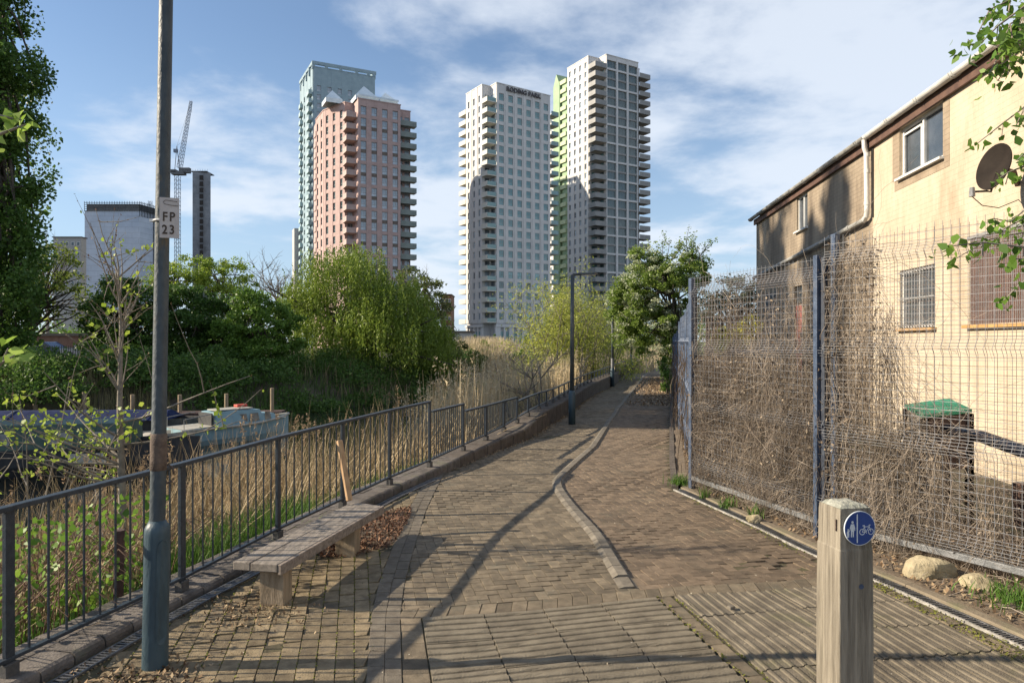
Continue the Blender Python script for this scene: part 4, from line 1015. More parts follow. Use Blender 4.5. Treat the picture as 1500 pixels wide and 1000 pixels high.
# ------------------------------------------------------------------ grass, brambles and reeds on the near bank
grass_m = leafmat('grass_leaf', [(.045,.105,.016),(.075,.16,.022),(.12,.21,.035),(.06,.13,.02)], .6, .35)
def blades(name, pts, h, wd, m, lean=.35, label=None, cat=None, seg=3, parent=None, kind='stuff'):
    pts = np.asarray(pts); n = len(pts); ang = rng.random(n)*6.283; H = h*rng.uniform(.55, 1.25, n)
    ln = np.abs(rng.normal(0, lean, n))*H; wv = np.stack([np.cos(ang+1.57+rng.normal(0,.6,n)), np.sin(ang+1.57), np.zeros(n)], 1)*wd/2
    quads = []; pv = []
    for i in range(seg+1):
        t = i/seg; c = pts+np.stack([np.cos(ang)*ln*t**1.8, np.sin(ang)*ln*t**1.8, H*t], 1); ww = wv*(1-.85*t**2)
        pv.append((c-ww, c+ww))
    V = []
    for i in range(seg): V.append(np.stack([pv[i][0], pv[i][1], pv[i+1][1], pv[i+1][0]], 1))
    V = np.stack(V, 1).reshape(-1, 4, 3)        # blade by blade
    # one island per blade: share vertices
    me = bpy.data.meshes.new(name); VV_ = np.stack([np.stack([a, b], 1) for a, b in pv], 1).reshape(-1, 3).astype(np.float32)
    if parent is not None: 
        inv = np.array(mw(parent).inverted()); VV_ = (VV_ @ inv[:3,:3].T+inv[:3,3]).astype(np.float32)
    base = (np.arange(n)*(seg+1)*2)[:, None, None]; q = np.array([[2*i, 2*i+1, 2*i+3, 2*i+2] for i in range(seg)])[None]
    idx = (base+q).reshape(-1).astype(np.int32); nf = n*seg
    me.vertices.add(len(VV_)); me.vertices.foreach_set('co', VV_.reshape(-1)); me.loops.add(nf*4); me.loops.foreach_set('vertex_index', idx)
    me.polygons.add(nf); me.polygons.foreach_set('loop_start', np.arange(0, nf*4, 4, dtype=np.int32)); me.update(calc_edges=True)
    o = link(me, name, parent, m)
    tips = pts+np.stack([np.cos(ang)*ln, np.sin(ang)*ln, H], 1)
    if kind: tag(o, label, cat, kind=kind)
    return o, tips
def bank_pts(n, y0, y1, d0, d1, p=1.0, xlim=None):
    r_ = []
    while len(r_) < n:
        y = y0+(y1-y0)*random.random()**p; x = itp(y, WALLX)-.30-random.uniform(d0, d1)
        if x < itp(y, XN)-.6: continue
        if xlim and not xlim(x, y): continue
        r_.append((x, y, hz(x, y)-.03))
    return r_
gp = bank_pts(6500, .8, 9.5, .02, .9); blades('bank_grass', gp, .34, .012, grass_m, .5, 'bright green grass behind the tall railing', 'grass')
gp = bank_pts(5000, 3.6, 7.5, .1, 1.3, xlim=lambda x, y: abs(((x/y)*1000+750)-350) < 100); blades('bank_grass', gp, .42, .012, grass_m, .5, 'lush green grass clump behind the railing left of the bench', 'grass')
gp = bank_pts(4000, 8.5, 24, .0, 1.2); blades('bank_grass', gp, .30, .016, grass_m, .5, 'green grass on the bank behind the low wall', 'grass')
reed_m = leafmat('reed', [(.20,.145,.075),(.34,.26,.15),(.44,.35,.215),(.28,.20,.11)], .7, .15)
reed_p = leafmat('reed_pale', [(.36,.28,.165),(.50,.41,.26),(.58,.49,.33),(.42,.33,.20)], .7, .2)
plume_m = leafmat('plume', [(.20,.14,.09),(.34,.25,.16),(.27,.19,.12)], .9, .3)
rp_ = bank_pts(7500, 2.0, 13, 1.5, 4.3, 1.0, xlim=lambda x, y: x/y*1000+750 < 430 or random.random() < .35)
_, tips = blades('reeds', rp_, 1.28, .009, reed_m, .24, 'dry brown standing reeds between the railing and the boats', 'reeds', 4)
rp2 = bank_pts(4500, 2.0, 13, .5, 3.5); blades('reeds', rp2, .75, .014, reed_m, .7, 'bent and broken lower reeds behind the railing', 'reeds', 4)
t_ = tips[rng.random(len(tips)) < .10]
pc = np.repeat(t_, 14, 0)+np.stack([rng.normal(0,.012,len(t_)*14), rng.normal(0,.012,len(t_)*14), rng.uniform(-.14,.03,len(t_)*14)], 1)
tag(leaves('reed_plumes', pc, .045, plume_m, wid=.3, down=1), 'brown feathery reed plumes above the near reeds', 'reed plumes', kind='stuff')
rp3 = bank_pts(11000, 12, 36, .9, 5.5, .9, xlim=lambda x, y: x/y*1000+750 > 618+random.gauss(0,14))
_, tips = blades('reeds', rp3, 1.55, .018, reed_p, .14, 'pale straw reeds beyond the stepped railings', 'reeds', 3)
t_ = tips[rng.random(len(tips)) < .35]
pc = np.repeat(t_, 10, 0)+np.stack([rng.normal(0,.03,len(t_)*10), rng.normal(0,.03,len(t_)*10), rng.uniform(-.22,.05,len(t_)*10)], 1)
tag(leaves('reed_plumes', pc, .07, reed_p, wid=.3, down=1), 'pale plumes above the straw coloured reeds', 'reed plumes', kind='stuff')
# pale reed mound on the far side
r_ = []
for _k in range(5000):
    px = random.gauss(716, 22); Y = random.uniform(58, 74); x = (px-750)/1000*Y; r_.append((x, Y, hz(x, Y)))
blades('reed_mound', r_, 1.9, .05, reed_p, .3, 'pale straw reed mound in front of the white tower', 'reeds', 3)
r_ = []
for _k in range(6500):
    Y = random.uniform(34, 58); x = itp(Y, XN)+random.uniform(-1.5, 5); r_.append((x, Y, hz(x, Y)))
blades('reeds', r_, 1.3, .04, reed_p, .2, 'distant straw reeds below the yellow green willows', 'reeds', 3)
# brambles behind the first railing
bram = leafmat('bramble', [(.07,.15,.02),(.13,.25,.035),(.22,.34,.05),(.10,.20,.03),(.17,.29,.05)], .5, .4)
C_ = []
for _k in range(2600):
    px = random.uniform(-60, 245); Y = random.uniform(3.4, 5.2); x = (px-750)/1000*Y
    if x > itp(Y, WALLX)-.42: continue
    z = hz(x, Y)+random.random()**1.3*(.95 if random.random() < .7 else .6); C_.append((x, Y, z))
tag(leaves('bramble_patch', C_, .050, bram, wid=.75, near=True), 'bright leafy brambles behind the nearest railing panel', 'brambles', kind='stuff')
cm = MB()
for _k in range(120):
    px = random.uniform(-60, 245); Y = random.uniform(3.4, 5.2); x = (px-750)/1000*Y
    if x > itp(Y, WALLX)-.42: continue
    z = hz(x, Y); a = random.random()*6.28; cm.tube([(x,Y,z),(x+.1*math.cos(a),Y+.1*math.sin(a),z+.5),(x+.4*math.cos(a),Y+.25*math.sin(a),z+.75),(x+.7*math.cos(a),Y+.4*math.sin(a),z+.6)], [.004,.0035,.003,.0015], 4, cap=False)
tag(cm.build('bramble_canes', mat('cane', (.10,.05,.035), (.20,.12,.07), 8, .8)), 'arching bramble canes behind the nearest railing panel', 'brambles', kind='stuff')
MB_ = MB().tube([(-2.52, 4.35, -.6), (-2.50, 4.35, .40)], .03, 8); tag(MB_.build('short_stake', MATS['dark_timber']), 'short dark wooden stake behind the nearest railing', 'stake')

# ------------------------------------------------------------------ sapling behind the railing
def branch(mb, p, d, l, r, depth, tips, nodes, wob=.18, kids=3, up=.12, ratio=.6):
    pts = [p.copy()]; q = p.copy(); dd = d.normalized(); n = 6
    for i in range(n):
        dd = (dd+Vector((random.gauss(0,wob), random.gauss(0,wob), random.gauss(0,wob)+up*.5))*.35).normalized(); q = q+dd*l/n; pts.append(q.copy()); nodes.append((q.copy(), dd.copy(), depth))
    mb.tube(pts, [r*(1-.75*i/n) for i in range(n+1)], 6 if r > .006 else 4, cap=False); tips.append((q.copy(), dd.copy()))
    if depth > 0:
        for k in range(kids):
            i = random.randint(1, n-1); sd_ = Vector((random.gauss(0,1), random.gauss(0,1), random.gauss(.3,.6))).normalized()
            branch(mb, pts[i], (dd*.6+sd_*.9), l*ratio*random.uniform(.6,1.1), r*.5, depth-1, tips, nodes, wob, kids, up, ratio)
random.seed(21)
sap = thing('sapling', (-2.95, 5.15, hz(-2.95,5.15)), 'young tree with bare upright twigs and few yellow green leaves behind the railing', 'sapling')
mb = MB(); tips = []; nodes = []; zb = hz(-2.95, 5.15)
X0 = -2.95; Y0 = 5.15
tr_pts = [Vector((X0, Y0, zb)), Vector((X0+.01, Y0, .4)), Vector((X0-.01, Y0, 1.1)), Vector((X0+.0, Y0, 1.7)), Vector((X0-.02, Y0, 2.15))]
mb.tube(tr_pts, [.032,.028,.02,.012,.004], 8, cap=False)
for k in range(34):
    t = random.uniform(.22, .98); i = min(3, int(t*4)); p = tr_pts[i].lerp(tr_pts[i+1], t*4-i)
    a = random.random()*6.28; low = p.z < 1.0
    d = Vector((math.cos(a)*(1.3 if low else .55), math.sin(a)*.5, random.uniform(.05, .45) if low else random.uniform(.7, 1.5)))
    branch(mb, p, d, random.uniform(.55, 1.1) if low else random.uniform(.3,.6), .010 if low else .007, 1, tips, nodes, .2, 3)
mb.build('trunk', MATS['bark_pale'], sap, smooth=True)
young = leafmat('young_leaf', [(.17,.26,.03),(.28,.38,.05),(.38,.46,.08),(.22,.32,.04)], .45, .45)
C_ = []
for q, d, dp in nodes:
    if q.z < 1.25 and random.random() < .62 or random.random() < .06:
        for _ in range(random.choice((1, 2, 3, 5))): C_.append(tuple(q+Vector((random.gauss(0,.022), random.gauss(0,.022), random.gauss(0,.02)))))
leaves('foliage', C_, .040, young, sap, wid=.7, near=True)
bud = leafmat('bud_brown', [(.16,.09,.06),(.26,.16,.10),(.22,.19,.08)], .8, .1)
C_ = [tuple(q+d*.01) for q, d, dp in nodes if q.z > 1.0]
tag(leaves('buds', C_, .020, bud, sap, wid=.45), kind='stuff')
# a second lower twiggy shrub at the left
sh = thing('twiggy_shrub', (-4.1, 5.6, -.9), 'sparse budding shrub with arching twigs at the left edge behind the railing', 'shrub')
mb = MB(); tips = []; nodes = []
for k in range(16):
    a = random.random()*6.28; branch(mb, Vector((-4.1+random.gauss(0,.12), 5.6+random.gauss(0,.12), -.9)), Vector((math.cos(a)*.55, math.sin(a)*.4, 1.3)), random.uniform(1.3,2.3), .011, 1, tips, nodes, .22, 4, .0, .45)
mb.build('stems', MATS['bark_pale'], sh, smooth=True)
C_ = []
for q, d, dp in nodes:
    if q.z > -.1 and random.random() < .35:
        for _ in range(random.choice((1, 2, 4))): C_.append(tuple(q+Vector((random.gauss(0,.02), random.gauss(0,.02), random.gauss(0,.02)))))
leaves('foliage', C_, .036, young, sh, wid=.65, near=True)
# twig tips with big leaves coming in at the left border
lb = thing('leafy_branch', (-1.72, 2.0, 1.6), 'close bright leafy twigs entering at the left edge of the picture', 'branch')
mb = MB(); C_ = []
bigl = leafmat('big_leaf', [(.20,.32,.05),(.32,.45,.09),(.42,.54,.14)], .4, .45)
for pts in (((-60,560),(-20,545),(5,530),(22,520)), ((-60,600),(-30,560),(0,535),(12,510)), ((-60,225),(-10,200),(18,190),(38,182)), ((-60,150),(-20,165),(10,172),(32,176)), ((-60,340),(-40,280),(-15,215),(-5,200)), ((-60,560),(-55,450),(-58,340),(-60,225))):
    q = [P(x, y, 2.0+.02*i) for i, (x, y) in enumerate(pts)]; mb.tube(q, [.006,.005,.004,.002], 5, cap=False)
    if pts[-1][0] > -20:
        for p in q[2:]:
            for _ in range(4): C_.append(tuple(p+Vector((random.gauss(0,.013), random.gauss(0,.02), random.gauss(0,.013)))))
mb.tube([P(-60,150,2.0), P(-120,400,2.0), P(-110,650,2.0), Vector((-1.85,2.02,-.3))], [.006,.01,.012,.015], 6, cap=False)
mb.build('twigs', MATS['bark_pale'], lb, smooth=True); leaves('foliage', C_, .052, bigl, lb, wid=.5, near=True)
# hanging birch twigs at the right border, growing from a tree just outside the frame
br = thing('birch_branches', (2.75, 2.6, 0), 'overhanging green birch twigs along the right edge in front of the house', 'tree')
mb = MB(); C_ = []; cat_ = []
mb.tube([(3.1,2.9,0),(3.05,2.88,1.2),(3.0,2.8,2.4),(2.95,2.7,3.6),(2.9,2.7,4.6)], [.07,.06,.05,.04,.02], 8)
birch = leafmat('birch_leaf', [(.055,.12,.015),(.10,.20,.03),(.18,.30,.05),(.075,.15,.02)], .42, .4)
runs = [((1560,-60),(1500,10),(1462,38),(1428,72),(1418,58)), ((1560,-30),(1500,40),(1470,70),(1448,110)), ((1540,60),(1490,60),(1480,90),(1462,118)), ((1550,-70),(1480,0),(1450,14),(1432,50)),
        ((1560,110),(1510,150),(1470,180),(1432,210)), ((1560,230),(1510,240),(1478,252),(1462,262)), ((1550,90),(1520,130),(1500,160),(1488,185)), ((1560,200),(1520,210),(1500,225),(1490,235)),
        ((1560,280),(1510,300),(1480,325),(1455,320)), ((1560,370),(1500,362),(1440,355),(1380,362)), ((1560,340),(1500,340),(1450,350),(1398,380)), ((1560,400),(1515,400),(1490,420),(1470,440)), ((1560,300),(1500,320),(1470,335),(1462,350)),
        ((1560,10),(1510,20),(1480,35),(1470,60)), ((1560,440),(1530,400),(1500,380),(1480,378)), ((1560,-20),(1515,30),(1495,60),(1478,100)), ((1560,-80),(1530,-10),(1500,20),(1490,45))]
for pts in runs:
    Yb = random.uniform(2.35, 2.9); q = [P(x, y, Yb+random.uniform(-.04,.04)) for (x, y) in pts]; q = [q[0]+Vector((.15,.02,.05))]+q
    mb.tube(q, [.007]+[.005-.0042*i/len(pts) for i in range(len(pts))], 5, cap=False)
    dense = 1.5 if pts[-1][1] < 130 else (.9 if pts[-1][1] > 290 else .55)
    for i in range(1, len(q)-1):
        for k in range(int(13*dense)):
            if i <= 1 and random.random() < .3: continue
            p = q[i].lerp(q[i+1], random.random()); C_.append(tuple(p+Vector((random.gauss(0,.020), random.gauss(0,.03), random.gauss(-.018,.020)))))
    for _ in range(3): C_.append(tuple(q[-1]+Vector((random.gauss(0,.01), random.gauss(0,.02), random.gauss(-.01,.012)))))
    for i in (2, 3): cat_.append((q[i], q[i]+Vector((random.gauss(0,.01), 0, -.05))))
mb.build('branches', MATS['bark_pale'], br, smooth=True); leaves('foliage', C_, .036, birch, br, wid=.68, down=.9, near=True)
for a, b in cat_[:60]: MB().tube([a, b], .0022, 5).build('catkin', MATS['vine'], br)

# ------------------------------------------------------------------ trees and shrubs
random.seed(5)
def pblobs(lst, Y0):      # (px, py, rx_px, ry_px, depth offset, depth radius m)
    out = []
    for (px, py, rx, ry, dy, ryd) in lst:
        Y = Y0+dy; c = P(px, py, Y); out.append((c.x, c.y, c.z, rx/1000*Y, ryd, ry/1000*Y))
    return out
def tree(name, label, cat, Y0, lst, nclump, nleaf, rc, lsize, lm, base_px=None, tr=.2, group=None, bark=None, wid=.6, zsq=.6, inner=.45, down=0, limbs=30, top=None, zb=None):
    bl = pblobs(lst, Y0); cx = sum(b[0] for b in bl)/len(bl); bx = (base_px-750)/1000*Y0 if base_px is not None else cx
    z0 = hz(bx, Y0) if zb is None else zb
    root = thing(name, (bx, Y0, z0), label, cat, group)
    cc, pp = crown_pts(bl, nclump, nleaf, rc, zsq, inner); pp = pp[pp[:, 2] > z0+.05]
    tz = top if top is not None else max(b[2] for b in bl)
    tc_ = (cx+bx)/2 if base_px is not None else cx
    trunk_mesh((bx, Y0, z0-.1), (tc_, Y0, tz), tr, cc, limbs, 'trunk', bark or MATS['bark'], root)
    leaves('crown', pp, lsize, lm, root, wid=wid, down=down)
    return root
poplar = leafmat('poplar_leaf', [(.045,.10,.018),(.08,.155,.028),(.13,.22,.045),(.06,.12,.022)], .5, .4)
dark = leafmat('dark_leaf', [(.035,.08,.015),(.06,.125,.022),(.10,.18,.035),(.045,.095,.018)], .5, .35)
midg = leafmat('mid_leaf', [(.065,.13,.018),(.105,.195,.028),(.16,.265,.045),(.08,.155,.023)], .5, .3)
lime = leafmat('lime_leaf', [(.13,.20,.025),(.21,.30,.035),(.29,.38,.06),(.17,.25,.03)], .5, .4)
will = leafmat('willow_leaf', [(.10,.155,.02),(.165,.235,.03),(.25,.32,.05),(.12,.18,.024)], .5, .35)
olive = leafmat('olive_leaf', [(.06,.085,.025),(.11,.14,.04),(.16,.18,.055),(.08,.11,.03)], .6, .3)
yell = leafmat('yellow_willow', [(.24,.28,.045),(.36,.40,.075),(.46,.48,.11),(.29,.34,.055)], .5, .45)
def poplar_tree(x, Y, h, label, n=9000, seed=1, ls=.26, pr=2.5):
    z0 = hz(x, Y); root = thing('poplar_tree', (x, Y, z0), label, 'tree', 'tall poplars on the far bank')
    bl = []
    for k in range(9): t = k/8; bl.append((x+random.gauss(0,.25), Y+random.gauss(0,.3), z0+1.5+(h-2)*t, pr*(1-.5*t)*(1 if t > .1 else .6), pr*(1-.5*t), 1.6))
    cc, pp = crown_pts(bl, 230, n, .75, 1.1, .5)
    trunk_mesh((x, Y, z0), (x, Y, z0+h*.95), .3, cc, 60, 'trunk', MATS['bark'], root); leaves('crown', pp, ls, poplar, root, wid=.8)
    return root
poplar_tree(-24.6, 32.5, 23.0, 'tall dark poplar at the left edge of the picture', 50000, ls=.17, pr=2.65)
poplar_tree(-27.5, 36, 21, 'poplar half hidden behind the tall dark poplar at the left edge', 9000, ls=.3)
poplar_tree(-27, 16.6, 21, 'poplar outside the frame between its two neighbours', 22000, ls=.32)
poplar_tree(-25, 13.3, 21, 'poplar standing outside the frame whose shade falls across the path', 26000, ls=.32)
poplar_tree(-26, 18.6, 22.5, 'second poplar outside the frame shading the house and path', 26000, ls=.32)
tree('tree', 'thin yellow green spreading tree right of the dark poplar', 'tree', 40, [(70,410,48,40,0,1.8),(45,450,36,32,0,1.8),(105,440,26,30,1,1.5),(75,375,28,18,0,1.2)], 90, 4200, .55, .17, leafmat('limeold', [(.10,.14,.02),(.17,.22,.03),(.23,.29,.05)], .5, .4), base_px=38, tr=.22, limbs=70, top=4.2)
tree('bush', 'large dark green bush left of the lamp post', 'bush', 40, [(185,460,56,54,0,2.5),(150,475,34,44,1,2),(225,485,40,50,0,2.5),(190,428,38,22,0,1.5),(170,510,50,25,-1,2),(230,515,50,25,-1,2)], 170, 26000, .6, .17, dark, tr=.2)
tree('bush', 'large dark green bush right of the lamp post', 'bush', 41, [(285,470,52,50,0,2.5),(320,480,34,48,1,2),(260,455,32,36,0,2),(290,515,60,26,-1,2)], 150, 24000, .6, .17, dark, tr=.2)
tree('bush', 'round mid green bush left of the big willow', 'bush', 40, [(375,475,52,45,0,2.6),(350,490,36,40,0,2),(410,490,36,44,0,2),(375,445,40,22,0,1.6),(380,520,60,26,-1,2)], 160, 25000, .55, .16, midg, tr=.2)
tree('tree', 'yellow green tree showing above the bushes beside the lamp post', 'tree', 58, [(262,405,34,34,0,2),(232,410,24,26,0,2)], 70, 5000, .6, .2, lime, tr=.2)
tree('tree', 'bright lime tree above the bushes left of the bare tree', 'tree', 60, [(328,405,40,30,0,2.4),(300,398,24,24,0,2),(350,420,24,22,0,2)], 80, 6000, .65, .2, lime, tr=.2)
bareT = []
def bare_tree(px, Y, ztop, label, sc_=1, seed=3, spread=.9):
    random.seed(seed); x = (px-750)/1000*Y; z0 = hz(x, Y); root = thing('bare_tree', (x, Y, z0), label, 'tree', 'leafless trees behind the far bank')
    mb = MB(); tips = []; nodes = []; H = ztop-z0
    mb.tube([(x,Y,z0),(x,Y,z0+H*.35),(x+.1,Y,z0+H*.55)], [.25,.18,.12], 6)
    for k in range(12):
        a = random.random()*6.28; branch(mb, Vector((x, Y, z0+H*random.uniform(.28,.55))), Vector((math.cos(a)*spread, math.sin(a)*.6, 1)), H*random.uniform(.30,.46), .07, 2, tips, nodes, .18, 6, .1, .5)
    return mb.build('limbs', MATS['bark_pale'], root)
bare_tree(340, 70, 10.6, 'leafless grey tree right of the concrete core', 1, 3); bare_tree(405, 66, 10.8, 'leafless spreading tree left of the big willow', 1, 4, 1.1)
bare_tree(70, 90, 20.5, 'pale leafless tree behind the poplar', 1, 9, .7); bare_tree(612, 75, 9.8, 'leafless tree between the pink tower and the white tower', 1, 12, .7)
# weeping willow
random.seed(11)
def willow(label, Y0, lst, nstrand, lmin, lmax, per, ls, lm, base_px, tr, zfloor):
    bl = np.array(pblobs(lst, Y0)); bx = (base_px-750)/1000*Y0; z0 = hz(bx, Y0); root = thing('willow_tree', (bx, Y0, z0), label, 'tree')
    k = rng.choice(len(bl), nstrand, p=(bl[:,3]*bl[:,5])/(bl[:,3]*bl[:,5]).sum()); d = unit(rng.normal(size=(nstrand,3))); d[:,2] = np.abs(d[:,2])*1.0-.25; r_ = rng.uniform(.55, 1, nstrand)[:,None]
    tuft = rng.integers(0, nstrand, nstrand//6)      # strands hang in tufts
    st_ = bl[k,:3]+d*r_*bl[k,3:]; src = tuft[rng.integers(0, len(tuft), nstrand)]
    st_ = np.where(rng.random(nstrand)[:,None] < .75, st_[src]+rng.normal(0, .28, (nstrand,3)), st_)
    Ls = rng.uniform(lmin, lmax, nstrand); out = []
    for j in range(per):
        t = j/per; p = st_.copy(); p[:,2] -= Ls*t; p[:,:2] += d[:,:2]*(.5*t**.6)[...,None] if False else d[:,:2]*.5*t**.6
        p += rng.normal(0, .045, p.shape); out.append(p)
    pp = np.concatenate(out); pp = pp[pp[:,2] > zfloor]
    leaves('crown', pp, ls, lm, root, wid=.32, down=1.6)
    cc = bl[rng.integers(0, len(bl), 40),:3]+rng.normal(0,1.2,(40,3)); cc = cc[cc[:, 2] < bl[:, 2].max()-.6]; trunk_mesh((bx, Y0, z0-.1), (bx+.4, Y0, bl[:,2].mean()-1.2), tr, cc, 30, 'trunk', MATS['bark'], root)
willow('large weeping willow leaning over the river in front of the pink tower', 46, [(500,395,70,38,0,4),(570,435,62,50,0,4),(455,430,36,44,0,3),(520,372,48,18,0,2.5),(615,480,42,46,-1,3),(545,470,66,46,-1,4),(470,480,44,40,-1,3),(640,500,30,50,0,2.5),(430,440,20,34,0,2)], 3800, 1.0, 3.6, 16, .21, will, 545, .45, -.6)
tree('tree', 'olive green bush tree at the right shoulder of the big willow', 'tree', 56, [(625,440,34,44,0,2.2),(640,480,26,40,0,2),(600,410,20,20,0,2)], 90, 6500, .6, .19, olive, tr=.2, limbs=50)
tree('shrub', 'olive shrub on the far bank below the white tower', 'shrub', 50, [(650,515,34,28,0,2.2),(675,530,34,22,0,2)], 70, 8000, .45, .14, olive, tr=.1, zsq=.8)
tree('shrub', 'small light green shrub beside the pale reed mound', 'shrub', 62, [(705,512,16,13,0,1.2)], 30, 2500, .4, .14, will, tr=.08)
tree('shrub', 'low bright green shrub below the white tower', 'shrub', 64, [(765,523,22,10,0,1.2),(740,522,14,9,0,1)], 30, 3500, .35, .14, leafmat('brightg', [(.06,.16,.02),(.10,.24,.035)], .5, .3), tr=.06)
for i, (px, py, r_) in enumerate(((694,497,6),(726,500,5),(748,505,5),(771,502,6),(791,500,6))):
    tree('conifer', ['small dark conifer leftmost at the foot of the white tower', 'second small dark conifer at the foot of the white tower', 'middle small conifer at the foot of the white tower', 'fourth small conifer in front of the white tower windows', 'rightmost small conifer at the foot of the white tower'][i], 'tree', 150, [(px,py+4,r_,9,0,1),(px,py-4,r_*.6,7,0,.6)], 20, 500, .5, .4, dark, tr=.1, group='small conifers at the foot of the white tower', limbs=5)
# ivy and scrub mass of the far bank
def mass(name, label, cat, n, samp, ls, m, wid=.6, flat=0):
    C_ = [samp() for _ in range(n)]; return tag(leaves(name, C_, ls, m, wid=wid, flat=flat), label, cat, kind='stuff')
hum = [(random.uniform(-24, 4), random.uniform(-.3, 9), random.uniform(.7,1.7), random.uniform(.5,1.3)) for _ in range(230)]
def s_bank(a=0, b=8):
    while True:
        hx, hd, hr_, hh = random.choice(hum)
        # place along the far waterline
        Y = float(np.interp(hx, [-24,-18.5,-13.5,-6.6,1.5,4], [15,25,30,40,60,66]))+hd*.75
        x = hx-hd*.45; d = Vector((random.gauss(0,1), random.gauss(0,1), abs(random.gauss(0,1)))).normalized()*random.random()**.3
        return (x+d.x*hr_, Y+d.y*hr_, hz(x, Y)-.1+d.z*hh+(.5 if hd > 2 else 0))
mass('bank_scrub', 'dark ivy and scrub covering the far river bank', 'scrub', 75000, s_bank, .15, poplar)
mass('bank_nettles', 'lighter nettles and cow parsley on the far bank', 'scrub', 26000, s_bank, .11, leafmat('nettle', [(.04,.085,.02),(.08,.14,.035),(.13,.19,.07)], .6, .3))
r_ = []
for _k in range(5000):
    px = random.uniform(-60, 250); Y = random.uniform(28, 38); x = (px-750)/1000*Y; r_.append((x, Y, hz(x, Y)))
blades('bank_grass', r_, .9, .03, leafmat('drygrass', [(.14,.13,.06),(.24,.21,.11),(.10,.13,.04)], .8, .2), .35, 'dull rough grass on the far bank below the black railings', 'grass')
r_ = []
for _k in range(900):
    px = random.uniform(430, 600); Y = random.uniform(38, 44); x = (px-750)/1000*Y; r_.append((x, Y, hz(x, Y)+.1))
r_ = r_[:260]
blades('bank_reeds', r_, 1.1, .035, reed_m, .4, 'sparse straw stems on the far bank under the willow', 'reeds')
r_ = []
for _k in range(9000):
    px = random.uniform(150, 640); Y = random.uniform(31, 52); x = (px-750)/1000*Y
    if x < itp(Y, XF)-.2: r_.append((x, Y, hz(x, Y)))
blades('bank_grass', r_, .8, .05, leafmat('rough_green', [(.045,.09,.02),(.085,.15,.03),(.12,.17,.05)], .7, .3), .5, 'rough green growth on the far bank below the bushes and willow', 'grass')
# willows and shrubs left of the path, middle distance
def upright(label, Y0, px, w_px, ztop, n, m, seed, zb=-1.6, cl=.2, ls=.085, nb=16, name='willow_shrub'):
    random.seed(seed); x = (px-750)/1000*Y0; root = thing(name, (x, Y0, zb), label, 'shrub'); mb = MB(); tips = []; nodes = []
    H = ztop-zb; wv = w_px/1000*Y0/2
    for k in range(nb):
        a = random.random()*6.28; branch(mb, Vector((x+random.gauss(0,.2), Y0+random.gauss(0,.3), zb)), Vector((math.cos(a)*wv/H*1.25, math.sin(a)*.35, 1)), H*random.uniform(.6,1.0), .03, 2, tips, nodes, .12, 5, .1, .42)
    mb.build('stems', MATS['bark_pale'], root)
    nd_ = [q for q, d, dp in nodes if dp < 2 or q.z > zb+H*.35]
    idx = rng.integers(0, len(nd_), n); C_ = np.array([tuple(nd_[i]) for i in idx])+rng.normal(0, cl, (n,3))*np.array([1,1,.9])
    leaves('crown', C_, ls, m, root, wid=.35, down=.2)
upright('yellow green willow shrub left of the middle lamp post', 27, 812, 100, 3.9, 17000, yell, 31, ls=.10)
upright('bushy yellow willow right of the middle lamp post', 29, 868, 105, 4.2, 19000, yell, 32, ls=.10)
upright('more distant yellow green willow behind the low railing', 38, 880, 80, 4.6, 9000, yell, 33, -.6, .25, .13)
upright('farthest yellow green shrub at the bend of the railing', 48, 930, 90, 2.6, 6500, leafmat('yg2', [(.14,.20,.03),(.24,.30,.05),(.18,.25,.04)], .5, .4), 37, -.4, .3, .14)
upright('nearly bare dark stemmed shrub behind the low railing', 15.5, 795, 105, 1.35, 1300, leafmat('olive2', [(.12,.15,.035),(.2,.24,.05)], .5, .3), 34, -1.3, .05, .045, 14)
upright('thin budding shrub in the pale reeds', 22, 766, 55, 1.1, 900, leafmat('olive3', [(.14,.17,.04),(.22,.25,.06)], .5, .3), 36, -1.5, .08, .06, 10)
# blossoming hawthorn over the path
haw = leafmat('hawthorn_leaf', [(.10,.17,.026),(.16,.24,.04),(.25,.33,.075),(.12,.19,.03)], .5, .45)
bloss = leafmat('blossom', [(.42,.46,.30),(.55,.58,.42),(.30,.36,.18)], .6, .35)
root = tree('hawthorn_tree', 'hawthorn tree with whitish blossom overhanging the path by the fence', 'tree', 24, [(960,425,58,44,0,1.5),(925,450,36,42,0,1.2),(985,395,38,34,0,1.2),(1015,400,26,26,.5,.8),(960,480,50,42,0,1.4),(910,488,22,22,0,.8),(990,490,26,46,0,1),(940,385,26,22,0,.8)], 260, 46000, .24, .085, haw, base_px=1000, tr=.13, zsq=.8, inner=.55, limbs=60)
bl = pblobs([(960,425,58,44,0,1.5),(925,450,36,42,0,1.2),(985,395,38,34,0,1.2),(960,480,50,42,0,1.4),(915,488,22,22,0,.8),(990,490,26,46,0,1),(940,385,26,22,0,.8)], 24)
cc, pp = crown_pts(bl, 300, 17000, .20, .5, .85); leaves('blossom', pp, .055, bloss, root, wid=.9, flat=.5)
mb = MB(); tips = []; nodes = []; random.seed(8)
for k in range(9): branch(mb, P(980+random.uniform(-30,40), 400, 24), Vector((random.uniform(-.3,1), 0, 1)), 1.2, .02, 1, tips, nodes, .25, 4)
mb.build('top_twigs', MATS['bark'], root); C_ = [tuple(q+Vector((random.gauss(0,.05), random.gauss(0,.05), random.gauss(0,.05)))) for q, d, dp in nodes for _ in range(5)]
leaves('top_leaves', C_, .08, haw, root)
tree('bush', 'dark leafy tree behind the yard fence left of the house', 'tree', 26, [(1075,430,34,26,0,1.2),(1040,450,26,26,0,1.2),(1095,440,18,30,0,1)], 70, 5000, .3, .1, leafmat('bluegreen', [(.03,.05,.03),(.06,.085,.05),(.10,.13,.08)], .5, .25), tr=.12, limbs=50)
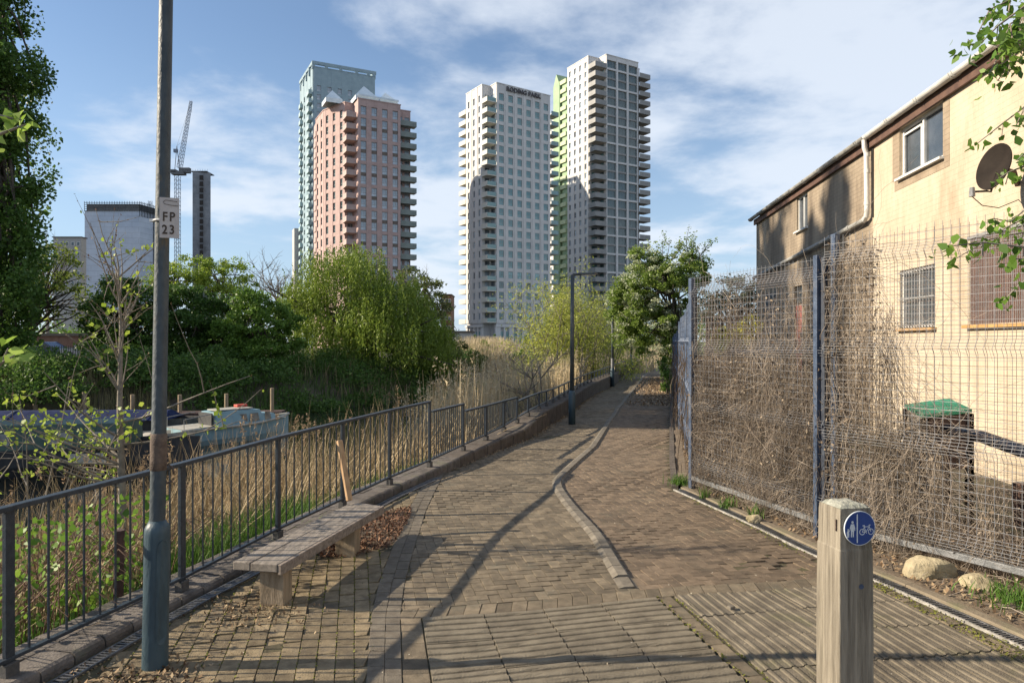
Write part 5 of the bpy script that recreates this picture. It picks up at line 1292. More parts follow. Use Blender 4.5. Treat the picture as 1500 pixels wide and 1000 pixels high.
tree('shrub', 'bright yellow flowering shrub in the yard', 'shrub', 16, [(1092,485,15,22,0,.4),(1060,500,12,16,0,.3)], 24, 1500, .16, .06, leafmat('forsythia', [(.45,.42,.03),(.55,.5,.05),(.25,.32,.04)], .5, .3), tr=.03, zsq=1, zb=0)
tree('shrub', 'green ivy clump at the far end of the old mesh fence', 'shrub', 21, [(979,565,7,30,0,.4),(975,538,8,12,0,.4)], 24, 3200, .15, .06, leafmat('ivyg', [(.05,.11,.015),(.11,.19,.03)], .5, .3), tr=.03, zsq=1, zb=0)
tree('tree', 'mid green trees closing the path in the distance', 'tree', 62, [(960,500,40,30,0,3),(920,495,30,26,0,2),(1000,490,30,34,0,3)], 80, 7000, .7, .22, midg, tr=.2)
# weeds
wd_ = []
for (cx, cy, s_, n) in ((3.05,4.1,.10,260),(3.22,4.0,.12,260),(1.86,7.55,.05,160),(2.05,6.5,.04,60),(2.2,6.15,.03,50),(1.95,6.9,.03,50)):
    for _ in range(n): x, y = random.gauss(cx, s_), random.gauss(cy, s_); wd_.append((x, y, .02))
blades('weeds', wd_, .10, .008, grass_m, .7, 'small tufts of bright green weeds at the foot of the mesh fence', 'weeds', 2)

# ------------------------------------------------------------------ black railings, cars and low buildings beyond the far bank
mat('black_metal', (.012,.013,.015), (.03,.03,.033), 10, .5)
bfn = thing('park_railings', P(80, 515, 52), 'black upright railings on the far bank behind the poplar', 'fence')
m_ = MB(); rr = MB()
Yf = 50
x0, x1 = (-80-750)/1000*Yf, (215-750)/1000*Yf; x = x0; z0 = .15
while x < x1: m_.box((x, Yf, z0+.55), (.035,.035,1.2)); x += .17
m_.build('uprights', MATS['black_metal'], bfn)
for z in (z0+.2, z0+1.0): rr.box(((x0+x1)/2, Yf, z), (x1-x0, .04, .05))
rr.build('rails', MATS['black_metal'], bfn)
def car(x, Y, z, m, label, L_=4.3):
    t = thing('parked_car', (x, Y, z), label, 'car', 'cars parked behind the black railings')
    prof = [(-L_/2,.35),(-L_/2,.78),(-L_/2+.3,.88),(-L_*.26,.95),(-L_*.14,1.42),(L_*.18,1.45),(L_*.36,.98),(L_/2-.1,.86),(L_/2,.6),(L_/2,.35)]
    n = len(prof); b = MB(); b.add([(x+p[0], Y-.85, z+p[1]) for p in prof]+[(x+p[0], Y+.85, z+p[1]) for p in prof], [tuple(range(n)), tuple(range(2*n-1, n-1, -1))]+[(k, (k+1) % n, n+(k+1) % n, n+k) for k in range(n)]).build('body', m, t, bevel=.05)
    MB().add([(x+p, Y-.87, z+q) for p, q in ((-L_*.22,.98),(L_*.30,1.0),(L_*.17,1.38),(-L_*.13,1.36))], [(0,1,2,3)]).build('side_window', MATS['glass'], t)
    for s_ in (-.31, .31):
        w_ = MB().tube([(x+L_*s_, Y-.88, z+.32), (x+L_*s_, Y-.66, z+.32)], .32, 18).build('wheel', MATS['black_metal'], t); MB().tube([(x+L_*s_, Y-.90, z+.32), (x+L_*s_, Y-.87, z+.32)], .19, 12).build('rim', MATS['galv'], w_)
car((60-750)/1000*58, 58, .1, mat('car_blue', (.04,.055,.11), (.05,.07,.13), 3, .25), 'dark blue parked car seen through the far black railings')
car((135-750)/1000*58, 58, .1, mat('car_silver', (.25,.25,.27), (.32,.32,.34), 3, .25, metal=.4), 'silver parked car right of the dark blue car')
mat('brick_dull', (.16,.085,.06), (.24,.14,.10), 3, .9, .4, brick=(.9,.3,.03,.8))
def block(name, px0, px1, pyt, Y, dep, m, label, nw, nf, z0=-1, winm='glass', cat='building', wsz=(1.0,1.3)):
    x0, x1 = (px0-750)/1000*Y, (px1-750)/1000*Y; zt = 1.6-(pyt-500)/1000*Y
    t = thing(name, ((x0+x1)/2, Y, z0), label, cat)
    MB().box(((x0+x1)/2, Y+dep/2, (zt+z0)/2), (x1-x0, dep, zt-z0)).build('walls', m, t)
    MB().box(((x0+x1)/2, Y+dep/2, zt+.15), (x1-x0+.5, dep+.5, .3)).build('roof', MATS['roof_tile'], t)
    for i in range(nw):
        for j in range(nf):
            x = x0+(x1-x0)*(i+.5)/nw; z = zt-1.9-j*3.0
            if z < z0+1: continue
            fr_ = MB().box((x, Y-.03, z), (wsz[0], .08, wsz[1])).build('window', MATS['win_white'], t); MB().box((x, Y-.08, z), (wsz[0]-.25, .04, wsz[1]-.25)).build('pane', MATS[winm], fr_)
    return t
mat('grey_render', (.30,.30,.29), (.38,.37,.36), 3, .85)
block('apartment_block', 78, 119, 348, 210, 2.5, MATS['grey_render'], 'plain grey low block at the left behind the thin tree', 5, 6)
block('apartment_block', 646, 661, 432, 230, 12, MATS['brick_dull'], 'dark brown block seen between the willow and the white tower', 3, 4)
block('low_building', -40, 200, 492, 75, 10, MATS['brick_dull'], 'low reddish brick building behind the parked cars', 9, 1)
block('low_building', 655, 690, 487, 120, 8, MATS['grey_render'], 'low pale building just left of the foot of the white tower', 2, 1)

# ------------------------------------------------------------------ boats
mat('boat_blue', (.18,.30,.36), (.25,.39,.45), 4, .5, .1, c3=(.22,.28,.28))
mat('boat_cream', (.30,.29,.25), (.42,.40,.35), 6, .6, .2, c3=(.22,.20,.16))
mat('boat_dark', (.02,.022,.028), (.05,.05,.05), 6, .6)
mat('boat_green', (.03,.06,.045), (.055,.10,.075), 5, .6, .1, c3=(.09,.12,.10))
mat('tarp_blue', (.012,.018,.055), (.026,.038,.10), 3, .95, .3, 8, spec=.1)
mat('red_plastic', (.40,.05,.03), (.5,.08,.05), 5, .5)
mat('boat_window', (.10,.10,.10), (.25,.24,.22), 4, .2)
def loft(mb, secs):
    n = len(secs[0])
    for s_ in secs: mb.v += [tuple(p) for p in s_]
    b = len(mb.v)-n*len(secs)
    for j in range(len(secs)-1):
        for i in range(n-1): mb.f.append((b+j*n+i, b+(j+1)*n+i, b+(j+1)*n+i+1, b+j*n+i+1))
    mb.f.append(tuple(b+i for i in range(n))); mb.f.append(tuple(b+(len(secs)-1)*n+i for i in reversed(range(n)))); return mb
def hull(L_, B_, fb, sheer, bow=2.0):     # x forward, waterline z=0
    secs = []
    for k in range(13):
        t = k/12; x = -L_/2+L_*t; w_ = B_/2*(1-max(0, (t-.55)/.45)**bow) + .02; zt = fb+sheer*max(0, t-.3)**2*2
        secs.append([(x, -w_, zt), (x, -w_*.93, zt*.4), (x, -w_*.6, -.25), (x, 0, -.35), (x, w_*.6, -.25), (x, w_*.93, zt*.4), (x, w_, zt)])
    return secs
cr = thing('cabin_cruiser', (-10.2, 25.0, -2.12), 'light blue cabin cruiser with cream rubbing strake moored in the reeds', 'boat', rz=R(50))
loft(MB(), hull(5.6, 1.9, .95, .25)).build('hull', MATS['boat_blue'], cr, local=True)
m_ = MB()
for sgn in (-1, 1):
    hs_ = hull(5.6, 1.9, .95, .25); pts = [Vector(s_[0 if sgn < 0 else 6])+Vector((0,sgn*.02,-.06)) for s_ in hs_]; m_.tube(pts, .06, 6)
m_.build('rubbing_strake', MATS['boat_cream'], cr, local=True)
MB().add([(-2.7,-.86,.93),(2.3,-.62,1.05),(2.3,.62,1.05),(-2.7,.86,.93)], [(0,1,2,3)]).build('deck', MATS['boat_cream'], cr, local=True)
cab = loft(MB(), [[(x, -w_, .9), (x+sl, -w_*.86, .9+h), (x+sl, w_*.86, .9+h), (x, w_, .9)] for x, w_, h, sl in ((-1.2,.80,.62,.05),(-.3,.80,.66,0),(1.0,.72,.62,-.05),(1.05,.72,.44,0),(2.0,.55,.38,-.25))]).build('cabin', MATS['boat_blue'], cr, local=True)
for x, wl_ in ((-.85,.42),(-.05,.70),(.62,.5),(1.35,.36)):
    for sgn in (-1, 1):
        yy_ = .765 if x < 1 else .66
        fr_ = MB().add([(x-wl_/2,sgn*(yy_+.0),1.04),(x+wl_/2,sgn*(yy_-.02),1.04),(x+wl_/2-.05,sgn*(yy_-.07),1.38),(x-wl_/2+.05,sgn*(yy_-.05),1.38)], [(0,1,2,3)]).build('window', MATS['boat_window'], cr, local=True)
MB().box((-.2,-.1,1.60), (1.7,.9,.05)).build('roof_hatch', MATS['boat_cream'], cr, local=True)
MB().box((.45,.2,1.68), (.5,.35,.12)).build('red_crate', MATS['red_plastic'], cr, local=True, bevel=.02)
MB().box((-1.30,0,1.2), (.06,1.2,.6)).build('cabin_door', MATS['boat_dark'], cr, local=True)
m_ = MB()
for sgn in (-1, 1): m_.tube([(-2.6,sgn*.8,.95),(-2.6,sgn*.8,1.35),(-1.4,sgn*.78,1.5)], .018, 6)
m_.build('handrail', MATS['galv'], cr, local=True)
# blue covered boat
cv = thing('covered_boat', (-15.6, 25.2, -2.0), 'long low boat under a dark blue cover behind the sapling', 'boat', rz=R(8))
loft(MB(), hull(8.5, 2.1, .7, .1)).build('hull', MATS['boat_dark'], cv, local=True)
MB().add([(-3.6,-1.0,.75),(3.0,-.95,.75),(3.0,.95,.75),(-3.6,1.0,.75),(-3.4,-.25,1.08),(2.8,-.2,1.04),(2.8,.2,1.04),(-3.4,.25,1.08)], [(0,1,5,4),(1,2,6,5),(2,3,7,6),(3,0,4,7),(4,5,6,7)]).build('cover', MATS['tarp_blue'], cv, local=True)
m_ = MB()
for x in (-2.5, 0, 2.2): m_.tube([(x,-1.0,.8),(x+.1,-.25,1.10),(x+.1,.25,1.10),(x,1.0,.8)], .02, 6)
m_.build('cover_battens', MATS['boat_cream'], cv, local=True)
cr.scale = (.8,.8,.8)
gb = thing('narrow_boat', (-13.6, 18.6, -2.0), 'dark green narrow boat at the left edge of the river', 'boat', rz=R(12))
loft(MB(), hull(9.5, 2.0, .75, .15)).build('hull', MATS['boat_dark'], gb, local=True)
loft(MB(), [[(x, -.88, .72), (x, -.74, 1.36), (x, .74, 1.36), (x, .88, .72)] for x in (-3.9, 3.0)]).build('cabin', MATS['boat_green'], gb, local=True)
MB().box((-.4,0,1.375), (6.8,1.3,.025)).build('roof', mat('roof_green', (.07,.11,.095), (.12,.165,.145), 4, .6), gb, local=True)
for x in (-3,-1.5,0,1.5,2.5):
    MB().add([(x-.3,-.865,.88),(x+.3,-.865,.88),(x+.3,-.80,1.18),(x-.3,-.80,1.18)], [(0,1,2,3)]).build('window', MATS['boat_window'], gb, local=True)
MB().box((2.2,-1.02,.5), (.9,.04,.28)).build('side_board', MATS['boat_cream'], gb, local=True)
dg = thing('dinghy', (-12.3, 22.5, -2.0), 'small pale grey open dinghy between the covered boat and the cruiser', 'boat', rz=R(15))
loft(MB(), hull(3.4, 1.4, .55, .1)).build('hull', MATS['boat_cream'], dg, local=True)
MB().box((.2,0,.5), (.3,1.2,.05)).build('thwart', MATS['old_plywood'], dg, local=True)
pm = thing('mooring_staging', (-14.5, 27.6, -2), 'weathered timber staging along the far waterline', 'landing stage')
MB().box((-14.5, 27.8, -1.35), (10,.9,.12), R(8)).build('deck', MATS['dark_timber'], pm)
for k in range(6):
    x = -19+k*1.8; y = 27.2+k*.25; MB().tube([(x,y,-3),(x,y,-.55+random.uniform(-.2,.3))], .08, 8).build('pile', MATS['leg_wood'], pm)

# ------------------------------------------------------------------ towers
random.seed(17)
mat('tw_white', (.55,.54,.53), (.63,.615,.60), .35, .8, c3=(.52,.51,.50))
mat('tw_recess', (.44,.43,.43), (.50,.49,.485), .35, .8)
mat('tw_pink', (.40,.285,.265), (.48,.345,.32), .8, .85, brick=(.9,.3,.03,.92))
mat('tw_brown', (.12,.095,.08), (.17,.135,.11), 1, .7)
mat('tw_teal', (.20,.285,.335), (.245,.34,.39), .5, .7)
mat('tw_grey', (.36,.36,.36), (.43,.42,.42), .5, .8)
mat('tw_green', (.24,.35,.20), (.30,.42,.25), .5, .7)
mat('tw_frame', (.20,.21,.21), (.27,.28,.28), 1, .5)
def glassmat(name, a, b, rough=.12):
    m = mat(name, a, b, .45, rough, spec=.9, isl=.75, detail=3); return m  # pane-to-pane tone puts varying sky reflections into the glass colour
glassmat('tw_glass', (.06,.16,.17), (.17,.30,.31)); glassmat('tw_glass_blue', (.16,.21,.26), (.36,.42,.48)); glassmat('tw_glass_dark', (.03,.055,.055), (.075,.11,.105))
mat('balc_white', (.52,.50,.43), (.60,.58,.52), .6, .7); mat('balc_glass', (.13,.24,.23), (.20,.32,.31), 1, .15, spec=.8); mat('balc_grey', (.23,.23,.225), (.30,.295,.285), .6, .7)
mat('balc_green', (.12,.17,.13), (.17,.22,.17), .6, .6); mat('balc_lime', (.45,.52,.30), (.54,.60,.38), .6, .7); mat('balc_teal', (.27,.38,.40), (.33,.44,.46), .6, .6)
mat('balc_pink', (.36,.265,.245), (.43,.33,.305), .6, .7); mat('balc_slate', (.15,.18,.17), (.21,.245,.23), .6, .5); mat('soffit', (.14,.09,.07), (.19,.13,.10), .6, .8)
mat('sign_letter', (.05,.045,.05), (.08,.07,.075), 1, .6); mat('tent', (.52,.60,.64), (.66,.72,.76), 1, .5)
def tower(name, label, E, ang, poly, z0, zf0, ztop, nf, edges, balcs, wallm, corem=None, parapet=1.6, pz=None):
    root = thing(name, (E[0], E[1], z0), label, 'tower block', rz=ang)
    n = len(poly); c = MB().prism([(p[0], p[1]) for p in poly], 0, ztop-z0-.2); c.build('core_wall', corem or wallm, root, local=True)
    fh = (ztop-parapet-zf0)/nf; wall = MB(); wins = []; spn = MB()
    for ed in edges:
        a, b = Vector(poly[ed['i']]), Vector(poly[(ed['i']+1) % n]); d = (b-a); L_ = d.length; d.normalize(); o = Vector((d.y, -d.x)); nc = ed['n']; wf = ed.get('wf', .55); bay = L_/nc
        M = Matrix(((d.x, o.x, 0), (d.y, o.y, 0), (0, 0, 1))); pw = bay*(1-wf); dep = ed.get('dep', .4); every = ed.get('every', 1)
        if M.determinant() < 0: pass
        def put(mb, s_, z, w_, h_, dp, off=0): q = a+d*s_+o*(dp/2+off); mb.box((q.x, q.y, z), (w_, dp, h_), M=M)
        H = ztop-zf0
        for k in range(nc+1):
            w_ = pw if 0 < k < nc else pw/2; s_ = k*bay+(0 if 0 < k < nc else (pw/4 if k == 0 else -pw/4)); put(wall, s_, (zf0+ztop)/2-z0, w_, H, dep)
            if ed.get('groove') and 0 < k < nc: put(wall, s_, (zf0+ztop)/2-z0, w_*.45, H, .22, dep-.05)
        put(wall, L_/2, ztop-parapet/2-z0, L_-.02, parapet, dep-.05)
        put(wall, L_/2, ztop-z0-.1, L_+.3, .25, dep+.1)
        for f in range(nf):
            zb = zf0+f*fh-z0; hw = ed.get('hw', .66)*fh; sph = fh-hw
            if f % every == 0: put(wall, L_/2, zb+sph/2-.1, L_-.04, sph, dep-.08)
            else:
                sp_ = MB(); put(sp_, L_/2, zb+sph/2-.1, L_-.04, sph*.95, ed.get('pdep', .16)); sp_.build('spandrel', MATS[ed.get('spm', 'tw_brown')], root, local=True)
            for k in range(nc):
                s_ = (k+.5)*bay; q = a+d*s_+o*.03; wins.append((q, zb+sph-.1+hw/2, d, o, bay*wf, hw, ed))
    wall.build('wall', wallm, root, local=True)
    # windows: the first hundred (front and upper storeys) singly, the rest as one part
    wins.sort(key=lambda w_: (w_[6].get('pri', 1), -w_[1])); cache = {}
    fr_all = MB(); pn_all = {}
    def wmesh(w_, h_, typ):
        fm = MB(); t = .09
        fm.box((0,-.05,-h_/2+t/2), (w_,.1,t)); fm.box((0,-.05,h_/2-t/2), (w_,.1,t)); fm.box((-w_/2+t/2,-.05,0), (t,.1,h_-2*t)); fm.box((w_/2-t/2,-.05,0), (t,.1,h_-2*t))
        if typ == 'half': fm.box((0,-.055,-h_*.12), (w_-2*t,.09,t)); fm.box((w_*.12,-.05,h_*.2), (t*.8,.08,h_*.55))
        elif typ == 'mid': fm.box((w_*.1,-.05,0), (t,.09,h_-2*t)); fm.box((0,-.055,-h_*.18), (w_-2*t,.08,t*.8))
        elif typ == 'loggia':
            for x in (-.18, .14, .34): fm.box((w_*x,-.05,0), (t,.09,h_-2*t))
        return fm
    def pmesh(w_, h_, typ):
        p = MB().add([(-w_/2+.05,-.045,-h_/2+.05),(w_/2-.05,-.045,-h_/2+.05),(w_/2-.05,-.045,h_/2-.05),(-w_/2+.05,-.045,h_/2-.05)], [(0,1,2,3)])
        return p
    for i, (q, z, d, o, w_, h_, ed) in enumerate(wins):
        typ = ed.get('typ', 'half'); gm = ed.get('glass', 'tw_glass'); M = Matrix(((d.x, -o.x, 0), (d.y, -o.y, 0), (0, 0, 1)))
        if i < 100:
            key = (round(w_,2), round(h_,2), typ)
            if key not in cache:
                me1 = bpy.data.meshes.new('window'); f_ = wmesh(w_, h_, typ); me1.from_pydata(f_.v, [], f_.f); me1.materials.append(MATS['tw_frame'])
                me2 = bpy.data.meshes.new('pane'); f_ = pmesh(w_, h_, typ); me2.from_pydata(f_.v, [], f_.f); me2.materials.append(MATS[gm]); cache[key] = (me1, me2)
            me1, me2 = cache[key]; wo = bpy.data.objects.new('window', me1); wo.parent = root; wo.location = (q.x, q.y, z); wo.rotation_euler = (0, 0, math.atan2(d.y, d.x)); col.objects.link(wo)
            po = bpy.data.objects.new('pane', me2); po.parent = wo; col.objects.link(po)
        else:
            for src, dst in ((wmesh(w_, h_, typ), fr_all), (pmesh(w_, h_, typ), pn_all.setdefault(gm, MB()))):
                dst.add([M @ Vector(v)+Vector((q.x, q.y, z)) for v in src.v], src.f)
    if fr_all.v: tag(fr_all.build('window', MATS['tw_frame'], root, local=True), kind='stuff')
    for gm, m_ in pn_all.items(): tag(m_.build('pane', MATS[gm], root, local=True), kind='stuff')
    # balconies
    for bc_ in balcs:
        (u0, u1, v0, v1), sides, sm_, gm_ = bc_['r'], bc_['sides'], bc_['m'], bc_.get('g'); hh = bc_.get('h', 1.15)
        b1 = MB().box(((u0+u1)/2,(v0+v1)/2,.1), (u1-u0,v1-v0,.28)); 
        for s_ in sides:
            if s_ in bc_.get('solid', sides):
                b1.box({'l':(u0+.06,(v0+v1)/2,.24+hh/2),'r':(u1-.06,(v0+v1)/2,.24+hh/2),'f':((u0+u1)/2,v0+.06,.24+hh/2),'b':((u0+u1)/2,v1-.06,.24+hh/2)}[s_], {'l':(.1,v1-v0-.02,hh),'r':(.1,v1-v0-.02,hh),'f':(u1-u0-.22,.1,hh),'b':(u1-u0-.22,.1,hh)}[s_])
        me1 = bpy.data.meshes.new('balcony'); me1.from_pydata(b1.v, [], b1.f); me1.materials.append(MATS[sm_]); me2 = None
        g_ = [s_ for s_ in sides if s_ not in bc_.get('solid', sides)]
        if g_ and gm_:
            b2 = MB()
            for s_ in g_:
                b2.box({'l':(u0+.04,(v0+v1)/2,.24+hh/2),'r':(u1-.04,(v0+v1)/2,.24+hh/2),'f':((u0+u1)/2,v0+.04,.24+hh/2),'b':((u0+u1)/2,v1-.04,.24+hh/2)}[s_], {'l':(.05,v1-v0-.1,hh),'r':(.05,v1-v0-.1,hh),'f':(u1-u0-.3,.05,hh),'b':(u1-u0-.3,.05,hh)}[s_])
            me2 = bpy.data.meshes.new('balustrade'); me2.from_pydata(b2.v, [], b2.f); me2.materials.append(MATS[gm_])
        for f in range(nf-bc_.get('skip', 0)):
            o1 = bpy.data.objects.new('balcony', me1); o1.parent = root; o1.location = (0, 0, zf0+f*fh-z0+.0); col.objects.link(o1)
            if me2: o2 = bpy.data.objects.new('balustrade', me2); o2.parent = o1; col.objects.link(o2)
    return root, fh
# white tower with the lettering
angW = math.atan2(.552,.834); a_, b_ = 2.5, 3.5; Wd, Dp = 19.9, 16.7
poly = [(0,0),(Wd,0),(Wd,b_),(Wd+a_,b_),(Wd+a_,Dp-b_),(Wd,Dp-b_),(Wd,Dp),(0,Dp),(0,Dp-b_),(-a_,Dp-b_),(-a_,b_),(0,b_)]
GW = dict(glass='tw_glass', groove=1)
rw, fhw = tower('tower_block', 'pale white tower block with dark rooftop lettering, left of the two white towers', (-4.7,205), angW, poly, -1, 7.2, 79.3, 22,
    [dict(i=0, n=6, wf=.52, hw=.66, pri=0, dep=.28, **GW), dict(i=9, n=3, wf=.36, hw=.62, pri=1, dep=.42, groove=1, glass='tw_glass_blue'), dict(i=11, n=1, wf=.6, hw=.7, pri=2, dep=.1, glass='tw_glass_blue'), dict(i=10, n=1, wf=.6, hw=.7, pri=2, dep=.1, glass='tw_glass_blue'), dict(i=1, n=1, wf=.6, hw=.7, pri=2, dep=.1), dict(i=2, n=1, wf=.6, hw=.7, pri=2, dep=.1)],
    [dict(r=(-3.4,-.05,-.2,b_-.4), sides='lf', solid='l', m='balc_white', g='balc_glass', skip=0), dict(r=(-2.9,-.3,Dp-b_+.4,Dp+1.2), sides='lf', m='balc_white'), dict(r=(Wd+.45,Wd+a_+1.0,-.2,b_-.4), sides='rf', solid='r', m='balc_slate', g='balc_glass', skip=0)], MATS['tw_white'], MATS['tw_recess'], parapet=3.0)
Mw = mw(rw)
for word, wx in (('RODING', 3.2), ('PARK', 11.3)): text('lettering', word, 1.85, MATS['sign_letter'], rw, Mw @ Matrix(((1,0,0,wx),(0,0,-1,-.62),(0,1,0,79.3+1-.1-1.85),(0,0,0,1))), ext=.12, bold=.045, sx=.98)
# its ground storey: tall columns with glazing between
pd_ = MB(); gl = MB(); pd_.box((Wd/2+.0,-.25,7.25), (Wd+1.0,1.0,.7)); pd_.box((-a_-.3,Dp/2,7.25), (.8,Dp-2*b_+.6,.7))
for k in range(9):
    w_ = 1.7 if k in (0,2,4,6,8) else .7; pd_.box((.3+k*(Wd-.6)/8,-.2,3.45), (w_,.7,6.9))
for k in range(5): pd_.box((-a_-.15, b_+.4+k*(Dp-2*b_-.8)/4, 3.45), (.6,1.0 if k%2==0 else .6,6.9))
gl.box((Wd/2,-.06,2.9), (Wd-.5,.10,5.4)); gl.box((-a_-.06,Dp/2,2.9), (.10,Dp-2*b_-.5,5.4))
pd_.build('colonnade', MATS['tw_white'], rw, local=True); gl.build('shopfront_glazing', MATS['tw_glass'], rw, local=True)
# right hand white tower
angR = math.atan2(.504,.864); a_, b_ = 4.1, 3.6; Wd, Dp = 13.9, 19.5
poly = [(0,0),(Wd,0),(Wd,b_),(Wd+a_,b_),(Wd+a_,Dp-b_),(Wd,Dp-b_),(Wd,Dp),(0,Dp),(0,Dp-b_),(-a_,Dp-b_),(-a_,b_),(0,b_)]
r2, _ = tower('tower_block', 'taller right hand white tower block with gridded glazed bays and grey balconies', (31.6,231), angR, poly, -1, 6, 98.6, 29,
    [dict(i=0, n=3, wf=.84, hw=.80, pri=0, dep=.6, every=2, typ='loggia', glass='tw_glass_dark', spm='balc_grey', pdep=.35), dict(i=9, n=4, wf=.42, hw=.60, pri=1, dep=.42, glass='tw_glass_blue'), dict(i=11, n=1, wf=.6, hw=.7, pri=3, dep=.1), dict(i=10, n=1, wf=.6, hw=.7, pri=3, dep=.1), dict(i=1, n=1, wf=.6, hw=.7, pri=3, dep=.1), dict(i=2, n=1, wf=.6, hw=.7, pri=3, dep=.1)],
    [dict(r=(-4.9,-.05,-.9,b_-.5), sides='lf', m='balc_grey', h=1.35, skip=0), dict(r=(-5.0,-.5,Dp-b_+.5,Dp+1.2), sides='lf', m='balc_lime'), dict(r=(Wd+.65,Wd+a_+1.5,-.6,b_-.5), sides='rf', m='balc_grey', h=1.35)], MATS['tw_white'], MATS['tw_recess'], parapet=1.8)
g_ = MB(); g_.box((-2.6, Dp+2.4, 46.5), (5.2,4.0,97)); g_.add([(-5.2,Dp+.4,95),(0,Dp+.4,95),(0,Dp+4.4,95),(-5.2,Dp+4.4,95),(-5.2,Dp+2.4,99.2),(0,Dp+2.4,99.2)], [(0,4,3),(1,2,5),(0,1,5,4),(3,4,5,2)]); g_.build('green_wall', MATS['tw_green'], r2, local=True)
g_ = MB(); g_.box((-4.3, Dp-b_+1.7, 46.5), (.3,3.2,96)); g_.build('green_side_panel', MATS['tw_green'], r2, local=True)
# cream tower glimpsed between the two
tower('tower_block', 'narrow sunlit cream tower seen between the two white towers', (19.5,262), angR, [(0,0),(9,0),(9,12),(0,12)], -1, 6, 91, 27,
    [dict(i=3, n=4, wf=.45, hw=.6, pri=0, dep=.35, glass='tw_glass_blue')], [dict(r=(-1.9,-.4,.3,3.4), sides='lf', m='balc_lime')], MATS['tw_white'])
# pink tower
PE = Vector((-41.8,185)); angP = math.atan2(.46,.888); cP, sP = math.cos(-angP), math.sin(-angP)
def lc(x, y): x -= PE.x; y -= PE.y; return (x*cP-y*sP, x*sP+y*cP)
B_, C_p, D_ = lc(-58,203), lc(-53.4,194.7), lc(-45.7,188)
Wp = 11.9
poly = [(0,0),(Wp,0),(Wp,3.6),(Wp+4.2,3.6),(Wp+4.2,16),(Wp,16),(Wp,22),(B_[0]+8,30),(B_[0]+.5,B_[1]+7),B_,C_p,D_,(D_[0]+2.1,D_[1]+.2)]
GP = dict(spm='tw_brown')
rpnk, _ = tower('tower_block', 'pink brick tower block with white pointed roof tents', (PE.x,PE.y), angP, poly, -1, 6, 67.5, 19,
    [dict(i=0, n=4, wf=.52, hw=.72, pri=0, dep=.4, every=2, glass='tw_glass_blue', **GP), dict(i=10, n=3, wf=.38, hw=.66, pri=1, dep=.4, glass='tw_glass_dark', **GP), dict(i=9, n=2, wf=.38, hw=.66, pri=2, dep=.4, glass='tw_glass_dark', **GP), dict(i=2, n=2, wf=.7, hw=.75, pri=3, dep=.15, glass='tw_glass_blue', **GP), dict(i=11, n=1, wf=.7, hw=.75, pri=3, dep=.1, glass='tw_glass_blue', **GP)],
    [dict(r=(D_[0]-.9,-.05,.5,D_[1]+.3), sides='lf', solid='l', m='balc_pink', g='balc_pink'), dict(r=(Wp+.45,Wp+5.2,.9,3.2), sides='rf', m='balc_slate'), dict(r=(B_[0]-.6,B_[0]+.9,B_[1]-1.0,B_[1]+2.0), sides='lf', m='balc_pink')], MATS['tw_pink'], parapet=2.0)
def pyr(cx, cy, wx, wy, h, zb=68.4): 
    return MB().add([(cx-wx,cy-wy,zb),(cx+wx,cy-wy,zb),(cx+wx,cy+wy,zb),(cx-wx,cy+wy,zb),(cx-wx,cy-wy,zb+1.2),(cx+wx,cy-wy,zb+1.2),(cx+wx,cy+wy,zb+1.2),(cx-wx,cy+wy,zb+1.2),(cx,cy,zb+1.2+h)], [(0,1,5,4),(1,2,6,5),(2,3,7,6),(3,0,4,7),(4,5,8),(5,6,8),(6,7,8),(7,4,8)])
for (cx, cy, wx, wy, h) in ((2.8,4.2,3.2,3.6,4.0),(8.9,4.2,2.6,3.4,3.2),(-4.9,8.8,2.3,2.6,3.0)): pyr(cx, cy, wx, wy, h).build('roof_tent', MATS['tent'], rpnk, local=True)
m_ = MB()
for k in range(9): m_.box((.5+k*1.35,.25,69.1), (.06,.06,1.2))
m_.box((5.9,.25,69.6), (11.4,.05,.5)); m_.build('roof_railing', MATS['tent'], rpnk, local=True)
# teal tower
TE = Vector((-66,227)); angT = math.atan2(9,18.6)
r4, _ = tower('tower_block', 'tall teal tower block rising behind the pink tower', (TE.x,TE.y), angT, [(0,0),(20.6,0),(20.6,16),(12,24),(-1,20.5)], -1, 6, 93.0, 28,
    [dict(i=0, n=6, wf=.40, hw=.62, pri=0, dep=.35, glass='tw_glass_blue'), dict(i=4, n=4, wf=.35, hw=.6, pri=1, dep=.3, glass='tw_glass_dark')],
    [dict(r=(-1.6,-.35,.3,4.6), sides='lf', m='balc_teal'), dict(r=(-2.0,-1.0,15.6,18.8), sides='lf', m='balc_teal')], MATS['tw_teal'], parapet=6.2)
m_ = MB(); m_.box((10.3,.2,95.3), (21.6,.8,1.0)); m_.box((-.6,10.4,95.3), (.8,20.6,1.0), R(3)); m_.box((20.4,8,95.3), (.8,16,1.0))
for x in (0,4.2,9,14.4,18.4,20.4): m_.box((x,.2,94.2), (1.0,.7,2.0))
for y in (4,9,14,19): m_.box((-.5-y*.03,y,93.5), (.7,.7,2.9)); m_.box((20.3,y*.8,93.5), (.7,.7,2.9))
m_.build('roof_frame', MATS['tw_teal'], r4, local=True)
m_ = MB().box((-1.8,22.5,21.5), (3,5,43)); m_.build('lower_wing', MATS['tw_grey'], r4, local=True)
